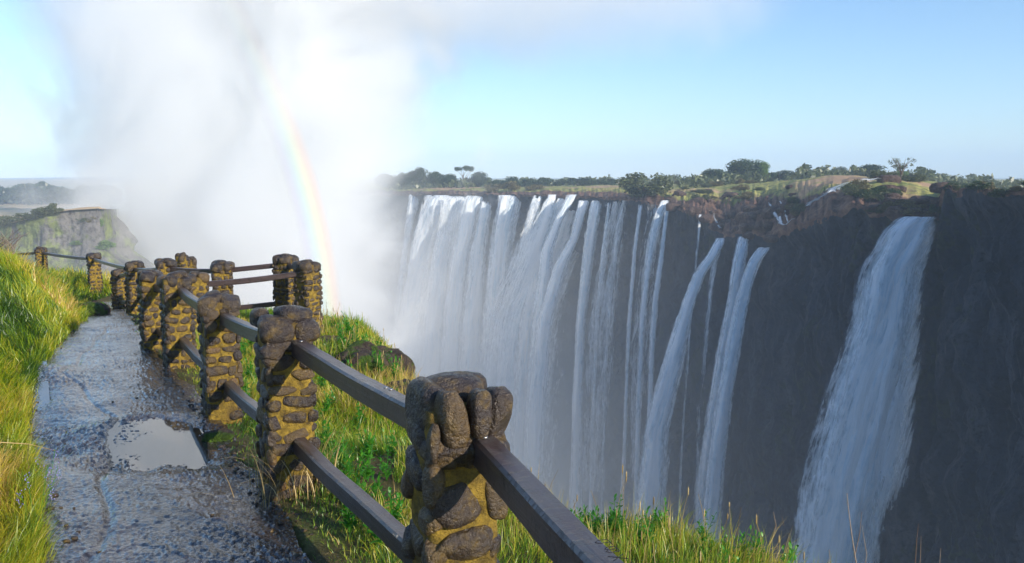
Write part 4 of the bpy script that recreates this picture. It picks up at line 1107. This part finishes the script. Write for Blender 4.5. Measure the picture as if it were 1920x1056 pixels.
for i in range(16):
    px = rs.uniform(1590, 1680) if i % 4 else rs.uniform(1484, 1504); D = rimD(px) + rs.uniform(.5, 12)
    tree('bush', px, D, rs.uniform(22, 50), rs.uniform(16, 34), ['leafbrown', 'leafdark', 'leafgrey'][i % 3], 'shaded bush on the dark shoulder between the twin falls and the massive waterfall', 'shaded bushes on the cliff shoulder', name='bush')
# low scrub on the skyline that reads as one hazy mass
rw = np.random.default_rng(48); nW = 34000
px_ = rw.uniform(740, 1990, nW); D_ = np.where(px_ > 1270, rw.uniform(230, 400, nW), rw.uniform(330, 470, nW))
cl_ = vnoise(np.stack([px_ * .05, D_ * .02, px_ * 0], 1), 7) + .6 * vnoise(np.stack([px_ * .17, D_ * .05, px_ * 0], 1), 8)
k_ = cl_ > -.25; px_, D_, cl_ = px_[k_], D_[k_], cl_[k_]; nW = len(px_)
aa_ = np.arctan2((px_ - 960) / F, cp + 0 * px_); ii_ = np.clip(np.searchsorted(-np.arctan2(dirs[:, 0], dirs[:, 1]) * -1, np.arctan2((px_ - 960) / F / cp * cp, np.full(nW, 1.0))), 0, NS - 1)
xs_ = (px_ - 960) / F * D_; rr_ = np.hypot(xs_, D_)
zg = np.array([np.interp(r_ - rad[i], back, Vp[i, :, 2]) for r_, i in zip(rr_, ii_)])
pw = np.stack([xs_, D_, zg + (1.0 + 2.6 * np.clip(cl_ + .2, 0, 1.2)) * rw.random(nW)], 1)
a = rw.normal(size=(nW, 3)); b = rw.normal(size=(nW, 3)); sz = .42
Vw = np.stack([pw - a * sz, pw + b * sz * .8, pw + a * sz, pw - b * sz * .8], 1).reshape(-1, 3)
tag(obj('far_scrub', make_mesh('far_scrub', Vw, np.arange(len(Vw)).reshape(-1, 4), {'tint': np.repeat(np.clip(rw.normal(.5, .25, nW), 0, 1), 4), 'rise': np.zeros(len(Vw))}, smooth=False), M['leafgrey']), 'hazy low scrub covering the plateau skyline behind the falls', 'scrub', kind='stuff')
rh = np.random.default_rng(52)
for i in range(46):
    ii = int(rh.uniform(.14, .62) * NH); jj = 0 if i < 20 else int(rh.uniform(2, 34))
    p = Vh[ii, jj]; cr, tr = PROTO['bush'][i % 3]
    g_ = ('bushes along the top of the far left bluff', 'grey-green bush on the top edge of the far left bluff') if jj == 0 else ('bushes clinging to the far left bluff', 'yellow-green bush clinging to the face of the far left bluff')
    t = thing('bush', p + [0, .4, -.5], g_[1], 'bush', g_[0], rh.uniform(0, 6.3)); s_ = rh.uniform(2.0, 4.5); t.scale = (s_, s_, s_ * rh.uniform(.45, .8))
    c = obj('crown', cr, None, t); c.material_slots[0].link = 'OBJECT'; c.material_slots[0].material = M['leafgrey' if jj == 0 else ('leaflight', 'leafgrey', 'leafbrown')[i % 3]]
    obj('trunk', tr, M['bark'], t)
# boulders of the rim
rb = np.random.default_rng(45)
BM = []
for s in range(5):
    v, f = rstone((0, 0, 0), np.eye(3), 500 + s, 3, 2.7, .35); BM.append(make_mesh('rock', v, f, smooth=False))
for i in range(60):
    px = rb.uniform(1255, 1500) if i < 44 else rb.uniform(1640, 1800)
    D = rimD(px) + abs(rb.normal(0, 12)) + .5
    d = ray(px, 335); x = d[0] / d[1] * D
    o = obj('rock', BM[i % 5], M['boulder'], loc=(x, D, plateau_z(x, D) + .2), rotz=rb.uniform(0, 6.3))
    s = rb.uniform(.7, 2.0); o.scale = (s, s * rb.uniform(.7, 1.2), s * rb.uniform(.45, .8))
    if i < 44: tag(o, 'brown rock on the cliff rim above the forked trickle and the twin falls', 'rock', 'brown rocks on the rim')
    else: tag(o, 'pale brown rock in the scrub above the massive right waterfall', 'rock', 'rocks above the right waterfall')
# bare shrub at the far left
tb_ = at(8, 470, 24)
branchy([([tb_ + [RNG.uniform(-.3, .3), 0, -.6], tb_ + [RNG.uniform(-.5, .5), RNG.uniform(-.3, .3), .1], tb_ + [RNG.uniform(-.75, .75), RNG.uniform(-.3, .3), RNG.uniform(.3, .75)]], .012) for _ in range(46)],
        'bare_shrub', 'bare twiggy shrub poking above the bank grass at the left edge', 'shrub', M['twig'])
# the far wood on the left: a belt that reads as one mass
cr_v = []; cr_t = []
rw = np.random.default_rng(46); nW = 26000
px_ = rw.uniform(-420, 230, nW); D_ = rw.uniform(560, 640, nW)
crest = 12.5 + 2.6 * vnoise(np.stack([px_ * .022, px_ * 0, px_ * 0], 1), 7) + 1.8 * vnoise(np.stack([px_ * .07, px_ * 0, px_ * 0], 1), 8)
zw = -18 + crest * rw.random(nW) ** .6
pw = np.stack([(px_ - 960) / F * D_, D_, zw], 1)
a = rw.normal(size=(nW, 3)); b = rw.normal(size=(nW, 3))
Vw = np.stack([pw - a * .9, pw + b * .7, pw + a * .9, pw - b * .7], 1).reshape(-1, 3)
tag(obj('far_wood', make_mesh('far_wood', Vw, np.arange(len(Vw)).reshape(-1, 4), {'tint': np.repeat(rw.random(nW) * .6, 4), 'rise': np.zeros(len(Vw))}), M['leafdark']), 'blue hazy belt of woodland beyond the tan field at far left', 'woods', kind='stuff')

# ------------------------------------------------------------------ air: haze, the spray column, the rainbow
def box(name, lo, hi, mat):
    x0, y0, z0 = lo; x1, y1, z1 = hi
    V = [(x0, y0, z0), (x1, y0, z0), (x1, y1, z0), (x0, y1, z0), (x0, y0, z1), (x1, y0, z1), (x1, y1, z1), (x0, y1, z1)]
    f = np.array([(0, 3, 2, 1), (4, 5, 6, 7), (0, 1, 5, 4), (1, 2, 6, 5), (2, 3, 7, 6), (3, 0, 4, 7)])
    return obj(name, make_mesh(name, V, f, smooth=False), mat)
HAZE = .0005
t = NT('haze_air')
pv = t.n('ShaderNodeVolumePrincipled'); pv.inputs['Color'].default_value = (.62, .79, 1.0, 1); pv.inputs['Density'].default_value = HAZE; pv.inputs['Anisotropy'].default_value = -.2
tag(box('haze', (-4000, -160, -110), (4000, 4000, 112), t.vol(pv.outputs[0])), kind='stuff')

t = NT('spray_mist')
co = t.coord()
sx = t.n('ShaderNodeSeparateXYZ'); t.set(sx.inputs[0], co); X_, Y_, Z_ = sx.outputs
nb = t.noise(t.vmul(co, (.026, .024, .027)), 1, 4, .62, .9)
ns = t.math('SUBTRACT', nb, .5)
def sq(v): return t.math('MULTIPLY', v, v)
def lin(v, a, b): return t.math('MULTIPLY_ADD', v, a, b)
# the column
cx = t.math('ADD', X_, 72.0)
wid = t.maprange(Z_, -40, 70, 1 / 46.0, 1 / 56.0, False)
q2 = t.math('ADD', sq(t.math('MULTIPLY', cx, wid)), sq(lin(Y_, 1 / 52.0, -222 / 52.0)))
q = t.math('ADD', t.math('SQRT', q2), t.math('MULTIPLY', ns, 2.1))
colm = t.math('MULTIPLY', t.maprange(q, .56, 1.06, 1, 0), .056)
# spray filling the gorge below the broad curtain
gx = t.math('ADD', X_, t.math('MULTIPLY', ns, 40))
g1 = t.math('MULTIPLY', t.maprange(Z_, -2, -75, 0, 1, False), t.maprange(gx, -45, 58, 1, .04))
gor = t.math('MULTIPLY', t.math('MULTIPLY', g1, t.maprange(nb, .3, .65, .3, 1)), .016)
# thin veil drifting away high up on the right
dq = t.math('ADD', sq(lin(X_, 1 / 85.0, 0.1)), t.math('ADD', sq(lin(Y_, 1 / 60.0, -220 / 60.0)), sq(lin(Z_, 1 / 26.0, -56 / 26.0))))
dr = t.math('MULTIPLY', t.maprange(t.math('ADD', dq, t.math('MULTIPLY', ns, 1.7)), .1, 1.3, 1, 0), .020)
dens = t.math('ADD', t.math('ADD', colm, gor), dr)
# fade out towards every face of the box
fx = t.math('MULTIPLY', t.maprange(X_, -175, -150), t.maprange(X_, 130, 105))
fy = t.math('MULTIPLY', t.maprange(Y_, 62, 100), t.maprange(Y_, 318, 296))
fz = t.maprange(Z_, 104, 76)
dens = t.math('MULTIPLY', dens, t.math('MULTIPLY', fx, t.math('MULTIPLY', fy, fz)))
vs = t.n('ShaderNodeVolumeScatter'); vs.inputs['Color'].default_value = (1, 1, 1, 1); vs.inputs['Anisotropy'].default_value = 0.0
t.set(vs.inputs['Density'], dens)
tag(box('mist', (-178, 60, -103), (132, 320, 106), t.vol(vs.outputs[0])), 'towering white spray column and the mist filling the gorge', 'mist', kind='stuff')

# rainbow: painted colours in a bow-shaped volume, axis set apart from the sun's
SUN_AZ, SUN_EL = math.radians(131), math.radians(21.0)
ax_az, ax_el = math.radians(-55.7), math.radians(-9.5)
axis = Vector((math.sin(ax_az) * math.cos(ax_el), math.cos(ax_az) * math.cos(ax_el), math.sin(ax_el)))
rot = axis.to_track_quat('Z', 'Y')
Rm = np.array(rot.to_matrix())
R0, R1 = 126.0, 134.0
a_in, a_out = math.radians(40.8), math.radians(43.0)
pts = []; psis = []
for psi in np.linspace(0, 2 * PI, 721)[:-1]:
    d = Rm @ np.array([math.sin(a_in) * math.cos(psi), math.sin(a_in) * math.sin(psi), math.cos(a_in)])
    if d[0] > -.55 and -.24 < d[2] / d[1] < .30 and d[1] > .3: psis.append(psi)
psis = np.array(sorted(psis)); gap = np.argmax(np.diff(psis)) if len(psis) > 1 and np.max(np.diff(psis)) > .1 else None
if gap is not None: psis = np.concatenate([psis[gap + 1:] - 2 * PI, psis[:gap + 1]])
V = []
for psi in psis:
    for r, a in ((R0, a_in), (R0, a_out), (R1, a_out), (R1, a_in)):
        V.append((r * math.sin(a) * math.cos(psi), r * math.sin(a) * math.sin(psi), r * math.cos(a)))
n = len(psis); fs = []
for i in range(n - 1):
    for j in range(4): fs.append((i * 4 + j, i * 4 + (j + 1) % 4, (i + 1) * 4 + (j + 1) % 4, (i + 1) * 4 + j))
fs.append((3, 2, 1, 0)); fs.append(((n - 1) * 4, (n - 1) * 4 + 1, (n - 1) * 4 + 2, (n - 1) * 4 + 3))
t = NT('rainbow_tint'); co = t.coord()
s3 = t.n('ShaderNodeSeparateXYZ'); t.set(s3.inputs[0], co)
rr_ = t.math('SQRT', t.math('ADD', sq(s3.outputs[0]), sq(s3.outputs[1])))
an = t.math('ARCTAN2', rr_, s3.outputs[2])
f_ = t.maprange(an, a_in, a_out, 0, 1, False)
colr = t.ramp(f_, [(0, (0, 0, 0)), (.14, (.05, .02, .10)), (.30, (.03, .12, .22)), (.46, (.10, .45, .14)), (.62, (.75, .66, .08)), (.78, (1, .34, .08)), (.9, (.5, .08, .08)), (1, (0, 0, 0))])
vs = t.n('ShaderNodeVolumeScatter'); t.set(vs.inputs['Color'], colr); upv = Rm.T @ np.array([0, 0, 1.0])
dp_ = t.n('ShaderNodeVectorMath', operation='DOT_PRODUCT'); t.set(dp_.inputs[0], co); dp_.inputs[1].default_value = tuple(upv)
t.set(vs.inputs['Density'], t.math('MULTIPLY', t.maprange(dp_.outputs['Value'], -8, 32, 1, .10), .006)); vs.inputs['Anisotropy'].default_value = -.5
ab = t.n('ShaderNodeVolumeAbsorption'); t.set(ab.inputs['Color'], t.ramp(f_, [(0, (1, 1, 1)), (.2, (.86, .84, 1)), (.36, (.80, .95, 1)), (.5, (.84, 1, .80)), (.64, (1, .97, .62)), (.8, (1, .74, .58)), (1, (1, 1, 1))]))
t.set(ab.inputs['Density'], t.math('MULTIPLY', t.maprange(dp_.outputs['Value'], -14, 30, 1, .05), .0075))
ads = t.n('ShaderNodeAddShader'); t.t.links.new(vs.outputs[0], ads.inputs[0]); t.t.links.new(ab.outputs[0], ads.inputs[1])
rbo = obj('rainbow', make_mesh('rainbow', V, np.array(fs)), t.vol(ads.outputs[0]))
rbo.rotation_mode = 'QUATERNION'; rbo.rotation_quaternion = rot
tag(rbo, 'faint rainbow curving down through the white spray to the lookout corner', 'rainbow')

# ------------------------------------------------------------------ light, sky, camera
sd = Vector((math.sin(SUN_AZ) * math.cos(SUN_EL), math.cos(SUN_AZ) * math.cos(SUN_EL), math.sin(SUN_EL)))
L = bpy.data.lights.new('sun', 'SUN'); L.energy = 5.0; L.angle = math.radians(.5); L.color = (1, .91, .76)
lo_ = bpy.data.objects.new('sun', L); C.objects.link(lo_); lo_.rotation_euler = sd.to_track_quat('Z', 'Y').to_euler()
w = bpy.data.worlds.new('World'); bpy.context.scene.world = w; w.use_nodes = True
nt = w.node_tree; bg = nt.nodes['Background']
sky = nt.nodes.new('ShaderNodeTexSky'); sky.sky_type = 'NISHITA'; sky.sun_disc = False
sky.sun_elevation = SUN_EL; sky.sun_rotation = SUN_AZ; sky.altitude = 900; sky.air_density = 1.15; sky.dust_density = .05; sky.ozone_density = 5.0
nt.links.new(sky.outputs[0], bg.inputs['Color']); bg.inputs['Strength'].default_value = .14

cam = bpy.data.cameras.new('camera'); cam.sensor_width = 36; cam.lens = 36 * F / 1920; cam.clip_start = .05; cam.clip_end = 9000
co_ = bpy.data.objects.new('camera', cam); C.objects.link(co_); co_.rotation_euler = (PI / 2 - PITCH, 0, 0)
sc = bpy.context.scene; sc.camera = co_
sc.view_settings.view_transform = 'Standard'; sc.view_settings.look = 'None'; sc.view_settings.exposure = .58; sc.view_settings.gamma = 1
sc.render.engine = 'CYCLES'
cy = sc.cycles
cy.volume_step_rate = .6; cy.volume_max_steps = 256
cy.volume_bounces = 7; cy.max_bounces = 10; cy.transparent_max_bounces = 24; cy.diffuse_bounces = 3; cy.glossy_bounces = 3
cy.use_denoising = True; cy.use_adaptive_sampling = True; cy.adaptive_threshold = .02
cy.sample_clamp_indirect = 6
